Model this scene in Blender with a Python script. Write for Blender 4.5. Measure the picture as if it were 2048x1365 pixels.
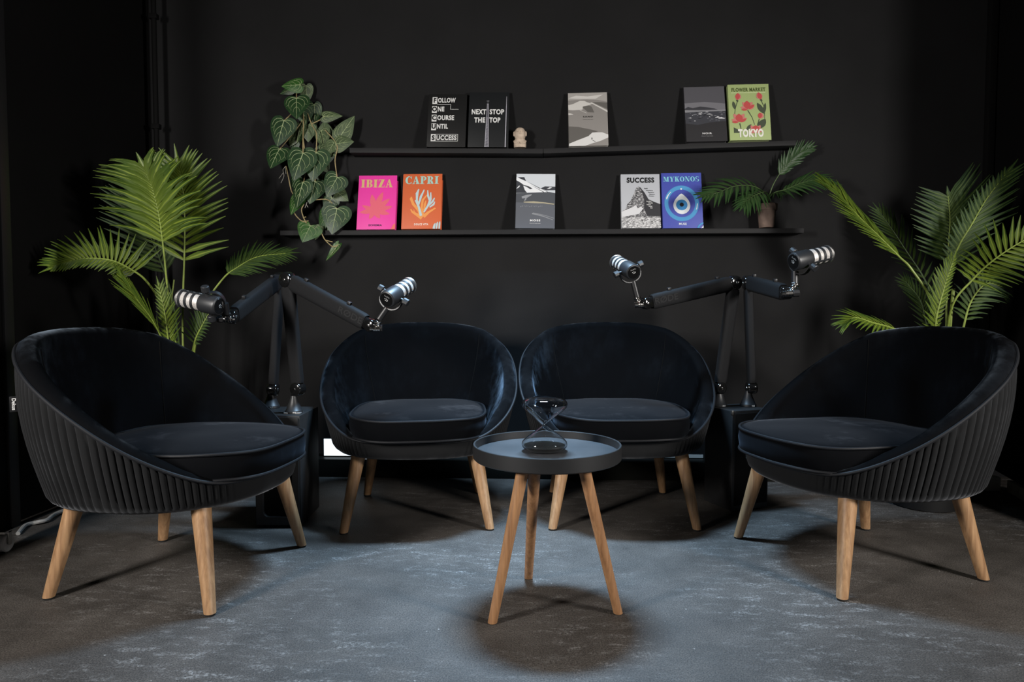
import bpy, bmesh, math, random
from mathutils import Vector, Matrix

# ------------------------------------------------------------------ clear
for o in list(bpy.data.objects):
    bpy.data.objects.remove(o, do_unlink=True)
scene = bpy.context.scene
COL = scene.collection
R = math.radians
PI = math.pi
rnd = random.Random(7)

# ------------------------------------------------------------------ camera
CAM_H = 0.82
PITCH = R(2.62)
FPX = 2048 * 24.0 / 36.0
cam_d = bpy.data.cameras.new('camera')
cam_d.lens = 24.0
cam_d.sensor_width = 36.0
cam_d.sensor_fit = 'HORIZONTAL'
cam_d.clip_start = 0.05
cam = bpy.data.objects.new('camera', cam_d)
COL.objects.link(cam)
cam.location = (0, 0, CAM_H)
cam.rotation_euler = (PI / 2 - PITCH, 0, 0)
scene.camera = cam

# ------------------------------------------------------------------ world, lamps, exposure
world = bpy.data.worlds.new('room_ambient')
scene.world = world
world.use_nodes = True
bg = world.node_tree.nodes['Background']
bg.inputs[0].default_value = (0.80, 0.88, 1.0, 1)
bg.inputs[1].default_value = 0.004

def area(name, loc, target, sx, sy, watts, color, spread=180):
    d = bpy.data.lights.new(name, 'AREA')
    d.shape = 'RECTANGLE'
    d.size, d.size_y = sx, sy
    d.energy = watts
    d.color = color
    d.spread = R(spread)
    o = bpy.data.objects.new(name, d)
    COL.objects.link(o)
    o.location = loc
    o.rotation_euler = (Vector(target) - Vector(loc)).to_track_quat('-Z', 'Y').to_euler()
    return o

area('overhead_panel_light', (0.05, 2.56, 2.40), (0.05, 2.26, 0), 0.50, 0.20, 38, (0.47, 0.72, 1.0), 79)
area('softbox_light_right', (2.30, 0.45, 1.42), (-0.1, 3.0, 0.62), 0.32, 0.60, 38, (1.0, 0.96, 0.92), 118)
area('softbox_light_left', (-1.92, 0.30, 1.42), (0.1, 3.0, 0.62), 0.32, 0.60, 38, (1.0, 0.96, 0.92), 118)

scene.view_settings.view_transform = 'Standard'
scene.view_settings.look = 'None'
scene.view_settings.gamma = 1.0
scene.view_settings.use_curve_mapping = False
scene.view_settings.exposure = 0.0

# ------------------------------------------------------------------ pixel -> place
def ray(x, y):
    u = (x - 1024.0) / FPX
    v = (682.5 - y) / FPX
    c, s = math.cos(PITCH), math.sin(PITCH)
    return Vector((u, c + v * s, -s + v * c))

def at(x, y, Y):
    r = ray(x, y)
    t = Y / r.y
    return Vector((r.x * t, Y, CAM_H + r.z * t))

def on_floor(x, y, z=0.0):
    r = ray(x, y)
    t = (z - CAM_H) / r.z
    return Vector((r.x * t, r.y * t, z))

WALL_Y0, WALL_Q = 3.42, 0.0424          # back wall: Y = Y0 - Q*X
WALL_A = -math.atan(WALL_Q)

def on_wall(x, y, off=0.0):
    r = ray(x, y)
    t = (WALL_Y0 - off) / (r.y + WALL_Q * r.x)
    return Vector((r.x * t, r.y * t, CAM_H + r.z * t))

# ------------------------------------------------------------------ materials
MATS = {}
def new_mat(name):
    m = bpy.data.materials.new(name)
    m.use_nodes = True
    nt = m.node_tree
    b = nt.nodes['Principled BSDF']
    MATS[name] = m
    return m, nt, b

def N(nt, kind, **kw):
    n = nt.nodes.new(kind)
    for k, v in kw.items():
        setattr(n, k, v)
    return n

def coords(nt, scale=(1, 1, 1), which='Object'):
    tc = N(nt, 'ShaderNodeTexCoord')
    mp = N(nt, 'ShaderNodeMapping')
    mp.inputs['Scale'].default_value = scale
    nt.links.new(tc.outputs[which], mp.inputs['Vector'])
    return mp.outputs['Vector']

def noise(nt, vec, scale, detail=4, rough=0.55):
    n = N(nt, 'ShaderNodeTexNoise')
    n.inputs['Scale'].default_value = scale
    n.inputs['Detail'].default_value = detail
    n.inputs['Roughness'].default_value = rough
    nt.links.new(vec, n.inputs['Vector'])
    return n.outputs['Fac']

def ramp(nt, fac, stops):
    n = N(nt, 'ShaderNodeValToRGB')
    cr = n.color_ramp
    while len(cr.elements) < len(stops):
        cr.elements.new(0.5)
    for e, (p, c) in zip(cr.elements, stops):
        e.position = p
        e.color = (*c, 1) if len(c) == 3 else c
    nt.links.new(fac, n.inputs['Fac'])
    return n.outputs['Color']

def mixc(nt, fac, a, b, mode='MIX'):
    n = N(nt, 'ShaderNodeMix', data_type='RGBA', blend_type=mode)
    if isinstance(fac, float):
        n.inputs[0].default_value = fac
    else:
        nt.links.new(fac, n.inputs[0])
    for i, v in ((6, a), (7, b)):
        if isinstance(v, tuple):
            n.inputs[i].default_value = (*v, 1)
        else:
            nt.links.new(v, n.inputs[i])
    return n.outputs[2]

def bump(nt, b, height, strength, dist=0.01):
    n = N(nt, 'ShaderNodeBump')
    n.inputs['Strength'].default_value = strength
    n.inputs['Distance'].default_value = dist
    nt.links.new(height, n.inputs['Height'])
    nt.links.new(n.outputs['Normal'], b.inputs['Normal'])

def plain(name, col, rough=0.5, metal=0.0, spec=0.5, var=0.0, vscale=40, bmp=0.0, coat=0.0):
    m, nt, b = new_mat(name)
    b.inputs['Roughness'].default_value = rough
    b.inputs['Metallic'].default_value = metal
    b.inputs['Specular IOR Level'].default_value = spec
    b.inputs['Coat Weight'].default_value = coat
    if var or bmp:
        f = noise(nt, coords(nt), vscale, 5)
        lo = tuple(max(0, c * (1 - var)) for c in col)
        hi = tuple(min(1, c * (1 + var)) for c in col)
        nt.links.new(ramp(nt, f, [(0.3, lo), (0.7, hi)]), b.inputs['Base Color'])
        if bmp:
            bump(nt, b, f, bmp, 0.004)
    else:
        b.inputs['Base Color'].default_value = (*col, 1)
    return m

# walls: matt black paint with roller texture
def wall_mat(name, col, rough):
    m, nt, b = new_mat(name)
    v = coords(nt)
    f = noise(nt, v, 2.2, 6)
    nt.links.new(ramp(nt, f, [(0.3, tuple(c * 0.88 for c in col)), (0.75, tuple(c * 1.12 for c in col))]), b.inputs['Base Color'])
    b.inputs['Roughness'].default_value = rough
    b.inputs['Specular IOR Level'].default_value = 0.06
    bump(nt, b, noise(nt, v, 160, 3), 0.12, 0.002)
    return m
wall_mat('wall_paint', (0.0165, 0.0164, 0.0168), 0.75)
wall_mat('side_panel_paint', (0.0060, 0.0059, 0.0059), 0.7)
wall_mat('ceiling_paint', (0.010, 0.010, 0.010), 0.8)
wall_mat('plinth_paint', (0.010, 0.010, 0.0085), 0.42)
wall_mat('shelf_paint', (0.028, 0.0278, 0.0286), 0.5)

def floor_mat():
    m, nt, b = new_mat('floor_concrete')
    v = coords(nt)
    big = noise(nt, v, 1.1, 8, 0.62)
    mid = noise(nt, v, 5.5, 8, 0.65)
    base = ramp(nt, big, [(0.28, (0.036, 0.030, 0.025)), (0.5, (0.058, 0.051, 0.045)), (0.74, (0.090, 0.081, 0.073))])
    base = mixc(nt, 0.55, base, ramp(nt, mid, [(0.3, (0.30, 0.30, 0.30)), (0.72, (0.78, 0.78, 0.78))]), 'OVERLAY')
    # fine grit
    grit = noise(nt, v, 260, 4, 0.75)
    base = mixc(nt, 0.8, base, ramp(nt, grit, [(0.38, (0.12, 0.12, 0.12)), (0.64, (0.88, 0.88, 0.88))]), 'OVERLAY')
    # pale scuffs: streaky, patchy
    v2 = coords(nt, (4, 11, 1))
    v2.node.inputs['Rotation'].default_value = (0, 0, R(32))
    st = noise(nt, v2, 3.0, 10, 0.72)
    patch = noise(nt, v, 1.7, 4)
    pm = ramp(nt, patch, [(0.42, (0, 0, 0)), (0.62, (1, 1, 1))])
    sm = ramp(nt, st, [(0.50, (0, 0, 0)), (0.68, (1, 1, 1))])
    g2 = ramp(nt, noise(nt, v, 120, 4, 0.75), [(0.44, (0, 0, 0)), (0.62, (1, 1, 1))])
    mk = N(nt, 'ShaderNodeMix', data_type='RGBA', blend_type='MULTIPLY'); mk.inputs[0].default_value = 1
    nt.links.new(pm, mk.inputs[6]); nt.links.new(sm, mk.inputs[7])
    mk2 = N(nt, 'ShaderNodeMix', data_type='RGBA', blend_type='MULTIPLY'); mk2.inputs[0].default_value = 1
    nt.links.new(mk.outputs[2], mk2.inputs[6]); nt.links.new(g2, mk2.inputs[7])
    sc = N(nt, 'ShaderNodeMath', operation='MULTIPLY'); sc.inputs[1].default_value = 0.85
    nt.links.new(mk2.outputs[2], sc.inputs[0])
    base = mixc(nt, sc.outputs[0], base, (0.36, 0.35, 0.34))
    # small pale paint flecks
    vo = N(nt, 'ShaderNodeTexVoronoi'); vo.inputs['Scale'].default_value = 26
    nt.links.new(v, vo.inputs['Vector'])
    fl = ramp(nt, vo.outputs['Distance'], [(0.035, (1, 1, 1)), (0.07, (0, 0, 0))])
    flm = N(nt, 'ShaderNodeMix', data_type='RGBA', blend_type='MULTIPLY'); flm.inputs[0].default_value = 1
    nt.links.new(fl, flm.inputs[6])
    nt.links.new(ramp(nt, noise(nt, v, 7, 2), [(0.52, (0, 0, 0)), (0.62, (0.8, 0.8, 0.8))]), flm.inputs[7])
    base = mixc(nt, flm.outputs[2], base, (0.40, 0.38, 0.36))
    nt.links.new(base, b.inputs['Base Color'])
    rr = ramp(nt, mid, [(0.3, (0.50, 0.50, 0.50)), (0.7, (0.70, 0.70, 0.70))])
    nt.links.new(rr, b.inputs['Roughness'])
    b.inputs['Specular IOR Level'].default_value = 0.45
    bump(nt, b, grit, 0.35, 0.004)
floor_mat()

def velvet(name, base, tint, w, lo=0.0, sc=4.6):
    m, nt, b = new_mat(name)
    tc = N(nt, 'ShaderNodeTexCoord'); oi = N(nt, 'ShaderNodeObjectInfo')
    rv = N(nt, 'ShaderNodeVectorMath', operation='SCALE'); nt.links.new(oi.outputs['Location'], rv.inputs[0]); rv.inputs['Scale'].default_value = 3.1
    av = N(nt, 'ShaderNodeVectorMath', operation='ADD'); nt.links.new(tc.outputs['Object'], av.inputs[0]); nt.links.new(rv.outputs[0], av.inputs[1])
    v = av.outputs[0]
    f = noise(nt, v, sc, 6, 0.60)                       # hand-sized brush marks
    st = N(nt, 'ShaderNodeMapping'); st.inputs['Scale'].default_value = (1, 1, 0.35); nt.links.new(v, st.inputs['Vector'])
    f2 = noise(nt, st.outputs[0], 30.0, 4, 0.6)          # short streaks of nap
    b.inputs['Base Color'].default_value = (*base, 1)
    b.inputs['Roughness'].default_value = 0.85
    b.inputs['Specular IOR Level'].default_value = 0.05
    k = N(nt, 'ShaderNodeMath', operation='MULTIPLY_ADD'); nt.links.new(f2, k.inputs[0]); k.inputs[1].default_value = 0.30; nt.links.new(f, k.inputs[2])
    rmp = ramp(nt, k.outputs[0], [(0.61, (lo * w,) * 3), (0.70, ((0.22 + 0.5 * lo) * w,) * 3), (0.82, (w,) * 3)])
    nt.links.new(rmp, b.inputs['Sheen Weight'])
    b.inputs['Sheen Roughness'].default_value = 0.40
    b.inputs['Sheen Tint'].default_value = (*tint, 1)
    bump(nt, b, f2, 0.10, 0.004)
    return m
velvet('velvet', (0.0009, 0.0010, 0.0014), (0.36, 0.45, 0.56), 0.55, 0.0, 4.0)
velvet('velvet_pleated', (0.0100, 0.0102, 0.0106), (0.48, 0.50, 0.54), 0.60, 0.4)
velvet('velvet_seat', (0.0016, 0.0018, 0.0024), (0.36, 0.43, 0.54), 0.18, 0.40, 4.0)
plain('piping_velvet', (0.006, 0.0065, 0.008), 0.6, spec=0.2)
plain('seam_thread', (0.002, 0.002, 0.002), 0.9, spec=0.1)
plain('black_lining', (0.006, 0.006, 0.006), 0.9, spec=0.1)

def wood_mat(name, lo, hi, zs):
    m, nt, b = new_mat(name)
    v = coords(nt, (55, 55, zs))
    f = noise(nt, v, 1.4, 6, 0.6)
    g = noise(nt, coords(nt, (220, 220, zs * 2.5)), 1.0, 3)
    c = ramp(nt, f, [(0.30, lo), (0.62, hi)])
    c = mixc(nt, 0.35, c, ramp(nt, g, [(0.3, (0.3, 0.3, 0.3)), (0.7, (0.7, 0.7, 0.7))]), 'OVERLAY')
    nt.links.new(c, b.inputs['Base Color'])
    b.inputs['Roughness'].default_value = 0.48
    bump(nt, b, g, 0.08, 0.002)
wood_mat('oak_leg', (0.225, 0.118, 0.054), (0.38, 0.225, 0.114), 3.0)
wood_mat('table_wood', (0.23, 0.110, 0.048), (0.37, 0.195, 0.090), 3.0)

plain('black_rubber', (0.008, 0.008, 0.008), 0.8)
plain('tray_black', (0.013, 0.0135, 0.0145), 0.45, var=0.15, vscale=12)
plain('tray_inside', (0.026, 0.0275, 0.030), 0.6, var=0.22, vscale=9)
plain('black_plastic', (0.010, 0.010, 0.011), 0.42)
plain('gloss_black', (0.006, 0.006, 0.006), 0.12, coat=0.3)
plain('arm_sleeve', (0.0055, 0.0057, 0.0065), 0.8, spec=0.25, var=0.15, vscale=180, bmp=0.1)
plain('arm_lettering', (0.0085, 0.0088, 0.0096), 0.7, spec=0.3)
plain('mic_black', (0.014, 0.015, 0.017), 0.45)
plain('chrome', (0.72, 0.70, 0.67), 0.16, metal=1.0)
plain('steel_brushed', (0.55, 0.54, 0.52), 0.35, metal=1.0)
plain('white_print', (0.80, 0.80, 0.79), 0.5)
plain('speaker_black', (0.011, 0.011, 0.0115), 0.6, var=0.2, vscale=60, bmp=0.15)
plain('speaker_frame', (0.010, 0.010, 0.0105), 0.55)
plain('grey_plastic', (0.20, 0.20, 0.20), 0.5)
plain('pale_plastic', (0.30, 0.30, 0.29), 0.55, var=0.15, vscale=30)
plain('caster_wheel', (0.62, 0.63, 0.64), 0.45, var=0.15, vscale=30)
plain('raw_timber', (0.30, 0.28, 0.24), 0.7, var=0.35, vscale=25)
plain('stone_beige', (0.50, 0.40, 0.31), 0.85, var=0.22, vscale=60, bmp=0.4)
plain('terracotta', (0.215, 0.150, 0.120), 0.85, var=0.22, vscale=40, bmp=0.3)
plain('potting_soil', (0.02, 0.014, 0.01), 0.95, var=0.4, vscale=90, bmp=0.5)
plain('black_pot', (0.010, 0.010, 0.010), 0.5)
plain('black_sand', (0.006, 0.006, 0.006), 0.85, var=0.4, vscale=300, bmp=0.4)
plain('vine_stem', (0.34, 0.27, 0.13), 0.6, var=0.2, vscale=60)
plain('vine_vein', (0.36, 0.44, 0.22), 0.5)
plain('root_white', (0.45, 0.43, 0.38), 0.7)

def grille_mat():
    m, nt, b = new_mat('mic_grille')
    v = coords(nt)
    vo = N(nt, 'ShaderNodeTexVoronoi'); vo.inputs['Scale'].default_value = 420
    nt.links.new(v, vo.inputs['Vector'])
    c = ramp(nt, vo.outputs['Distance'], [(0.22, (0.16, 0.15, 0.14)), (0.42, (0.62, 0.59, 0.56))])
    nt.links.new(c, b.inputs['Base Color'])
    b.inputs['Metallic'].default_value = 0.35
    b.inputs['Roughness'].default_value = 0.42
grille_mat()

def glass_mat():
    m, nt, b = new_mat('clear_glass')
    b.inputs['Base Color'].default_value = (0.96, 0.97, 0.98, 1)
    b.inputs['Roughness'].default_value = 0.0
    b.inputs['IOR'].default_value = 1.47
    b.inputs['Transmission Weight'].default_value = 1.0
glass_mat()

def led_mat():
    m, nt, b = new_mat('led_diffuser')
    b.inputs['Base Color'].default_value = (0.8, 0.8, 0.8, 1)
    b.inputs['Emission Color'].default_value = (0.82, 0.93, 1.0, 1)
    b.inputs['Emission Strength'].default_value = 1.3
led_mat()
def ledge_glow_mat():
    m, nt, b = new_mat('ledge_glow')
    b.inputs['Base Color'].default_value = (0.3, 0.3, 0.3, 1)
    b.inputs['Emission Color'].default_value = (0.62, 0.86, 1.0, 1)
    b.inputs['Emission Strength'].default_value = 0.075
ledge_glow_mat()

def leaf_mat(name, blade_lo, blade_hi, rib, rough=0.42):
    m, nt, b = new_mat(name)
    tc = N(nt, 'ShaderNodeTexCoord')
    sp = N(nt, 'ShaderNodeSeparateXYZ'); nt.links.new(tc.outputs['UV'], sp.inputs[0])
    ab = N(nt, 'ShaderNodeMath', operation='SUBTRACT'); ab.inputs[1].default_value = 0.5
    nt.links.new(sp.outputs[0], ab.inputs[0])
    a2 = N(nt, 'ShaderNodeMath', operation='ABSOLUTE'); nt.links.new(ab.outputs[0], a2.inputs[0])
    f = noise(nt, coords(nt), 14, 4)
    c = ramp(nt, f, [(0.3, blade_lo), (0.7, blade_hi)])
    # yellow-green near the leaflet base, darker blade at its end
    yb = ramp(nt, sp.outputs[1], [(0.0, rib), (0.55, blade_hi), (1.0, blade_lo)])
    c = mixc(nt, 0.45, c, yb)
    k = ramp(nt, a2.outputs[0], [(0.05, (1, 1, 1)), (0.16, (0, 0, 0))])
    c = mixc(nt, k, c, rib)
    nt.links.new(c, b.inputs['Base Color'])
    b.inputs['Roughness'].default_value = rough
    b.inputs['Specular IOR Level'].default_value = 0.28
    tr = N(nt, 'ShaderNodeBsdfTranslucent'); nt.links.new(c, tr.inputs[0])
    ms = N(nt, 'ShaderNodeMixShader'); ms.inputs[0].default_value = 0.14
    out = nt.nodes['Material Output']
    nt.links.new(b.outputs[0], ms.inputs[1]); nt.links.new(tr.outputs[0], ms.inputs[2])
    nt.links.new(ms.outputs[0], out.inputs[0])
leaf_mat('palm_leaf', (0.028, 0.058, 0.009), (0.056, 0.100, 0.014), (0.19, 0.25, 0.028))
leaf_mat('palm_leaf_dark', (0.010, 0.028, 0.010), (0.022, 0.052, 0.014), (0.085, 0.130, 0.026), 0.55)  # darker copy of the palm leaf, shade on some fronds put into its colour
leaf_mat('small_palm_leaf', (0.012, 0.038, 0.012), (0.026, 0.068, 0.020), (0.06, 0.10, 0.035), 0.42)
plain('palm_stem', (0.22, 0.29, 0.050), 0.5, var=0.2, vscale=20)
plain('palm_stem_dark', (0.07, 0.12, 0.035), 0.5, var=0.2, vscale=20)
def heart_mat(name, lo, hi):
    m, nt, b = new_mat(name)
    f = noise(nt, coords(nt), 45, 5)
    nt.links.new(ramp(nt, f, [(0.3, lo), (0.7, hi)]), b.inputs['Base Color'])
    b.inputs['Roughness'].default_value = 0.45
    bump(nt, b, noise(nt, coords(nt), 130, 3), 0.2, 0.003)
heart_mat('heart_leaf', (0.009, 0.030, 0.010), (0.022, 0.062, 0.017))
heart_mat('heart_leaf_bright', (0.016, 0.065, 0.010), (0.038, 0.115, 0.018))
heart_mat('heart_leaf_pale', (0.048, 0.080, 0.034), (0.090, 0.125, 0.058))

# ------------------------------------------------------------------ mesh building
class MB:
    def __init__(s):
        s.v, s.f, s.uv = [], [], []
    def vert(s, p, uv=(0.0, 0.0)):
        s.v.append((p[0], p[1], p[2])); s.uv.append(uv); return len(s.v) - 1
    def face(s, *idx):
        s.f.append(tuple(idx))
    def poly(s, pts):
        s.f.append(tuple(s.vert(p) for p in pts))
    def grid(s, rows, close_u=False, close_v=False, uvs=None):
        n = len(rows); k = len(rows[0]); base = len(s.v)
        for i, r in enumerate(rows):
            for j, p in enumerate(r):
                s.vert(p, uvs[i][j] if uvs else (0, 0))
        for i in range(n - (0 if close_v else 1)):
            for j in range(k - (0 if close_u else 1)):
                a = base + i * k + j
                b = base + i * k + (j + 1) % k
                c = base + ((i + 1) % n) * k + (j + 1) % k
                d = base + ((i + 1) % n) * k + j
                s.f.append((a, b, c, d))
        return base
    def box(s, lo, hi, bev=0.0, M=None):
        bm = bmesh.new()
        bmesh.ops.create_cube(bm, size=1)
        for v in bm.verts:
            v.co = Vector([(lo[i] + hi[i]) / 2 + v.co[i] * (hi[i] - lo[i]) for i in range(3)])
        if bev:
            bmesh.ops.bevel(bm, geom=bm.edges[:], offset=bev, segments=2, profile=0.6, affect='EDGES')
        s.add_bm(bm, M)
    def add_bm(s, bm, M=None):
        off = len(s.v)
        bm.verts.index_update()
        for v in bm.verts:
            s.vert(M @ v.co if M else v.co)
        for f in bm.faces:
            s.f.append(tuple(off + v.index for v in f.verts))
        bm.free()
    def lathe(s, prof, n=32, M=None, cap=True):
        rows = []
        for r, z in prof:
            row = []
            for j in range(n):
                a = 2 * PI * j / n
                p = Vector((r * math.cos(a), r * math.sin(a), z))
                row.append(M @ p if M else p)
            rows.append(row)
        b = s.grid(rows, close_u=True)
        if cap:
            s.f.append(tuple(b + j for j in range(n))[::-1])
            e = b + (len(prof) - 1) * n
            s.f.append(tuple(e + j for j in range(n)))
    def tube(s, pts, rad, n=8, caps=True, closed=False):
        pts = [Vector(p) for p in pts]
        m = len(pts)
        if not hasattr(rad, '__len__'):
            rad = [rad] * m
        rows = []
        up = None
        for i, p in enumerate(pts):
            if closed:
                t = pts[(i + 1) % m] - pts[i - 1]
            else:
                t = pts[min(i + 1, m - 1)] - pts[max(i - 1, 0)]
            if t.length < 1e-9:
                t = Vector((0, 0, 1))
            t.normalize()
            if up is None:
                up = Vector((0, 0, 1)) if abs(t.z) < 0.9 else Vector((1, 0, 0))
            sx = t.cross(up)
            if sx.length < 1e-6:
                sx = t.cross(Vector((0, 1, 0)))
            sx.normalize()
            up = sx.cross(t).normalized()
            rows.append([p + (sx * math.cos(2 * PI * j / n) + up * math.sin(2 * PI * j / n)) * rad[i] for j in range(n)])
        b = s.grid(rows, close_u=True, close_v=closed)
        if caps and not closed:
            s.f.append(tuple(b + j for j in range(n))[::-1])
            s.f.append(tuple(b + (m - 1) * n + j for j in range(n)))
    def mesh(s, name, mat, smooth=True, angle=40):
        me = bpy.data.meshes.new(name)
        me.from_pydata(s.v, [], s.f)
        me.materials.append(MATS[mat] if isinstance(mat, str) else mat)
        if any(u != (0.0, 0.0) for u in s.uv):
            ul = me.uv_layers.new(name='UVMap')
            for lp in me.loops:
                ul.data[lp.index].uv = s.uv[lp.vertex_index]
        if smooth:
            me.polygons.foreach_set('use_smooth', [True] * len(me.polygons))
            me.set_sharp_from_angle(angle=R(angle))
        me.update()
        return me
    def build(s, name, mat, parent=None, smooth=True, angle=40, rel=None):
        if rel is not None:
            s.v = [(v[0] - rel[0], v[1] - rel[1], v[2] - rel[2]) for v in s.v]
        return link(name, s.mesh(name, mat, smooth, angle), parent)

def link(name, data, parent=None):
    o = bpy.data.objects.new(name, data)
    COL.objects.link(o)
    if parent is not None:
        o.parent = parent
    return o

def tag(o, label=None, cat=None, group=None, kind=None):
    if label: o['label'] = label
    if cat: o['category'] = cat
    if group: o['group'] = group
    if kind: o['kind'] = kind
    return o

def thing(name, label, cat, loc=(0, 0, 0), rot=(0, 0, 0), group=None):
    o = bpy.data.objects.new(name, None)
    o.empty_display_size = 0.05
    COL.objects.link(o)
    o.location = loc
    o.rotation_euler = rot
    return tag(o, label, cat, group)

def frame_z(p, z, x=None):
    """matrix whose local Z runs along z, origin p"""
    z = Vector(z).normalized()
    x = Vector(x) if x is not None else (Vector((1, 0, 0)) if abs(z.x) < 0.9 else Vector((0, 1, 0)))
    x = (x - z * x.dot(z)).normalized()
    y = z.cross(x)
    return Matrix.Translation(p) @ Matrix((x, y, z)).transposed().to_4x4()

def spline(pts, n):
    pts = [Vector(p) for p in pts]
    P = [pts[0] * 2 - pts[1]] + pts + [pts[-1] * 2 - pts[-2]]
    out = []
    m = len(pts) - 1
    for i in range(n):
        u = i / (n - 1) * m
        k = min(int(u), m - 1)
        t = u - k
        a, b, c, d = P[k:k + 4]
        out.append(0.5 * ((2 * b) + (c - a) * t + (2 * a - 5 * b + 4 * c - d) * t * t + (3 * b - a - 3 * c + d) * t ** 3))
    return out

def text_geo(s, size=1.0, bold=0.0, xs=1.0, align='CENTER', space=1.0):
    cu = bpy.data.curves.new('lettering', 'FONT')
    cu.body = s
    cu.size = 1.0
    cu.offset = bold
    cu.align_x = align
    cu.space_character = space
    cu.resolution_u = 3
    ob = bpy.data.objects.new('lettering', cu)
    COL.objects.link(ob)
    dg = bpy.context.evaluated_depsgraph_get()
    me = bpy.data.meshes.new_from_object(ob.evaluated_get(dg))
    v = [(p.co.x * size * xs, p.co.y * size) for p in me.vertices]
    f = [tuple(p.vertices) for p in me.polygons]
    bpy.data.objects.remove(ob, do_unlink=True)
    bpy.data.curves.remove(cu)
    bpy.data.meshes.remove(me)
    return v, f

# ================================================================== THE ROOM
def struct(name, mb, mat, **kw):
    return tag(mb.build(name, mat, **kw), kind='structure')

def slab(p0, p1, z0, z1, th, bev=0.0):
    """upright slab whose visible face runs p0->p1, thickness to the left of that direction"""
    p0, p1 = Vector((*p0, 0)), Vector((*p1, 0))
    d = (p1 - p0)
    L = d.length
    d.normalize()
    n = Vector((-d.y, d.x, 0))
    M = Matrix.Translation(p0) @ Matrix((d, n, Vector((0, 0, 1)))).transposed().to_4x4()
    mb = MB()
    mb.box((0, 0, z0), (L, th, z1), bev, M)
    return mb

def wall_pt(X, off=0.0):
    return (X, WALL_Y0 - off - WALL_Q * X)

mb = MB(); mb.box((-3.2, -1.2, -0.05), (3.4, 4.0, 0.0)); fl = struct('floor', mb, 'floor_concrete', smooth=False)
mb = MB(); mb.box((-3.2, 1.4, 3.0), (3.4, 4.0, 3.05)); struct('ceiling', mb, 'ceiling_paint', smooth=False)
struct('wall_back', slab(wall_pt(-2.1), wall_pt(2.6), 0.0, 3.0, 0.05), 'wall_paint', smooth=False)
# left partition panel and the small rolling panel in front of it
struct('wall_left', slab((-1.875, 2.40), (-1.822, 3.49), 0.02, 3.0, 0.035), 'side_panel_paint', smooth=False)
struct('wall_right', slab((2.325, 3.36), (2.02, 2.30), 0.065, 3.0, 0.035), 'side_panel_paint', smooth=False)
# low plinth along the foot of the back wall
struct('baseboard_back', slab(wall_pt(-1.80, 0.145), wall_pt(2.20, 0.145), 0.0, 0.088, 0.144, 0.004), 'plinth_paint', angle=30)
# corner conduit with clips
mb = MB()
p = at(316, 400, 3.40)
mb.tube([(p.x, p.y, 0.0), (p.x, p.y, 3.0)], 0.012, 10)
cp = struct('trim_1', mb, 'side_panel_paint')
for zc in (0.5, 1.15, 1.72, 2.25):
    m2 = MB(); m2.box((p.x - 0.020, p.y - 0.015, zc - 0.012), (p.x + 0.020, p.y + 0.014, zc + 0.012), 0.003)
    m2.build('pipe_clip', 'side_panel_paint', cp)
# corner batten on the right
mb = MB(); mb.box((2.262, 3.285, 0.0), (2.295, 3.318, 3.0), 0.003); struct('trim_2', mb, 'side_panel_paint')

# rolling panel at the far left with its caster
rp = thing('rolling_panel', 'tall black rolling panel on a grey caster at the left edge', 'panel', (-1.74, 2.0, 0))
mb = MB(); mb.box((-0.02, -0.12, 0.075), (0.02, 0.345, 2.9), 0.003); mb.build('board', 'side_panel_paint', rp)
mb = MB(); mb.box((0.018, 0.30, 0.075), (0.032, 0.345, 2.9), 0.004); mb.build('edge_profile', 'black_plastic', rp)
for yc in (0.28, -0.06):
    mb = MB(); mb.lathe([(0.012, -0.012), (0.026, -0.014), (0.030, -0.010), (0.030, 0.010), (0.026, 0.014), (0.012, 0.012)], 28,
                        frame_z(Vector((0.02, yc, 0.030)), (1, 0, 0)))
    w = mb.build('caster_wheel', 'caster_wheel', rp)
    mb = MB(); mb.box((0.0, yc - 0.007, 0.026), (0.004, yc + 0.007, 0.072)); mb.box((0.037, yc - 0.007, 0.026), (0.041, yc + 0.007, 0.072))
    mb.box((0.0, yc - 0.026, 0.068), (0.041, yc + 0.026, 0.075)); mb.build('caster_fork', 'steel_brushed', rp)

# pale cable along the foot of the left panel
pts = [on_floor(36, 1068, 0.006), on_floor(50, 1052, 0.010), on_floor(66, 1047, 0.008), on_floor(80, 1044, 0.012), on_floor(95, 1040, 0.012), on_floor(112, 1028, 0.012), on_floor(150, 1015, 0.010)]
mb = MB(); mb.tube(spline(pts, 30), 0.0075, 8)
tag(mb.build('cable', 'pale_plastic'), 'pale cable lying on the floor along the foot of the left panel', 'cable')

# white block and timber sill under the right panel
mb = MB(); mb.box((2.02, 3.06, 0.0), (2.215, 3.10, 0.062), 0.003)
tag(mb.build('floor_block', 'white_print'), 'pale block on the floor under the corner of the right panel', 'block')
mb = slab((2.235, 3.05), (2.05, 2.38), 0.0, 0.052, 0.05, 0.003)
tag(mb.build('sill_timber', 'raw_timber', angle=30), 'weathered timber sill lying under the right panel', 'timber')

# small lit panel standing on the plinth behind the armchairs
pl = on_wall(690, 896, 0.09)
lp = thing('led_light', 'small white glowing light panel on the plinth behind an armchair', 'lamp', (pl.x, pl.y, 0.089), (0, 0, WALL_A))
mb = MB(); mb.box((-0.112, 0.010, 0.0), (0.112, 0.024, 0.092), 0.002); mb.build('housing', 'black_plastic', lp)
mb = MB(); mb.box((-0.108, 0.006, 0.004), (0.108, 0.0098, 0.088)); mb.build('diffuser', 'led_diffuser', lp, smooth=False)

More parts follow.
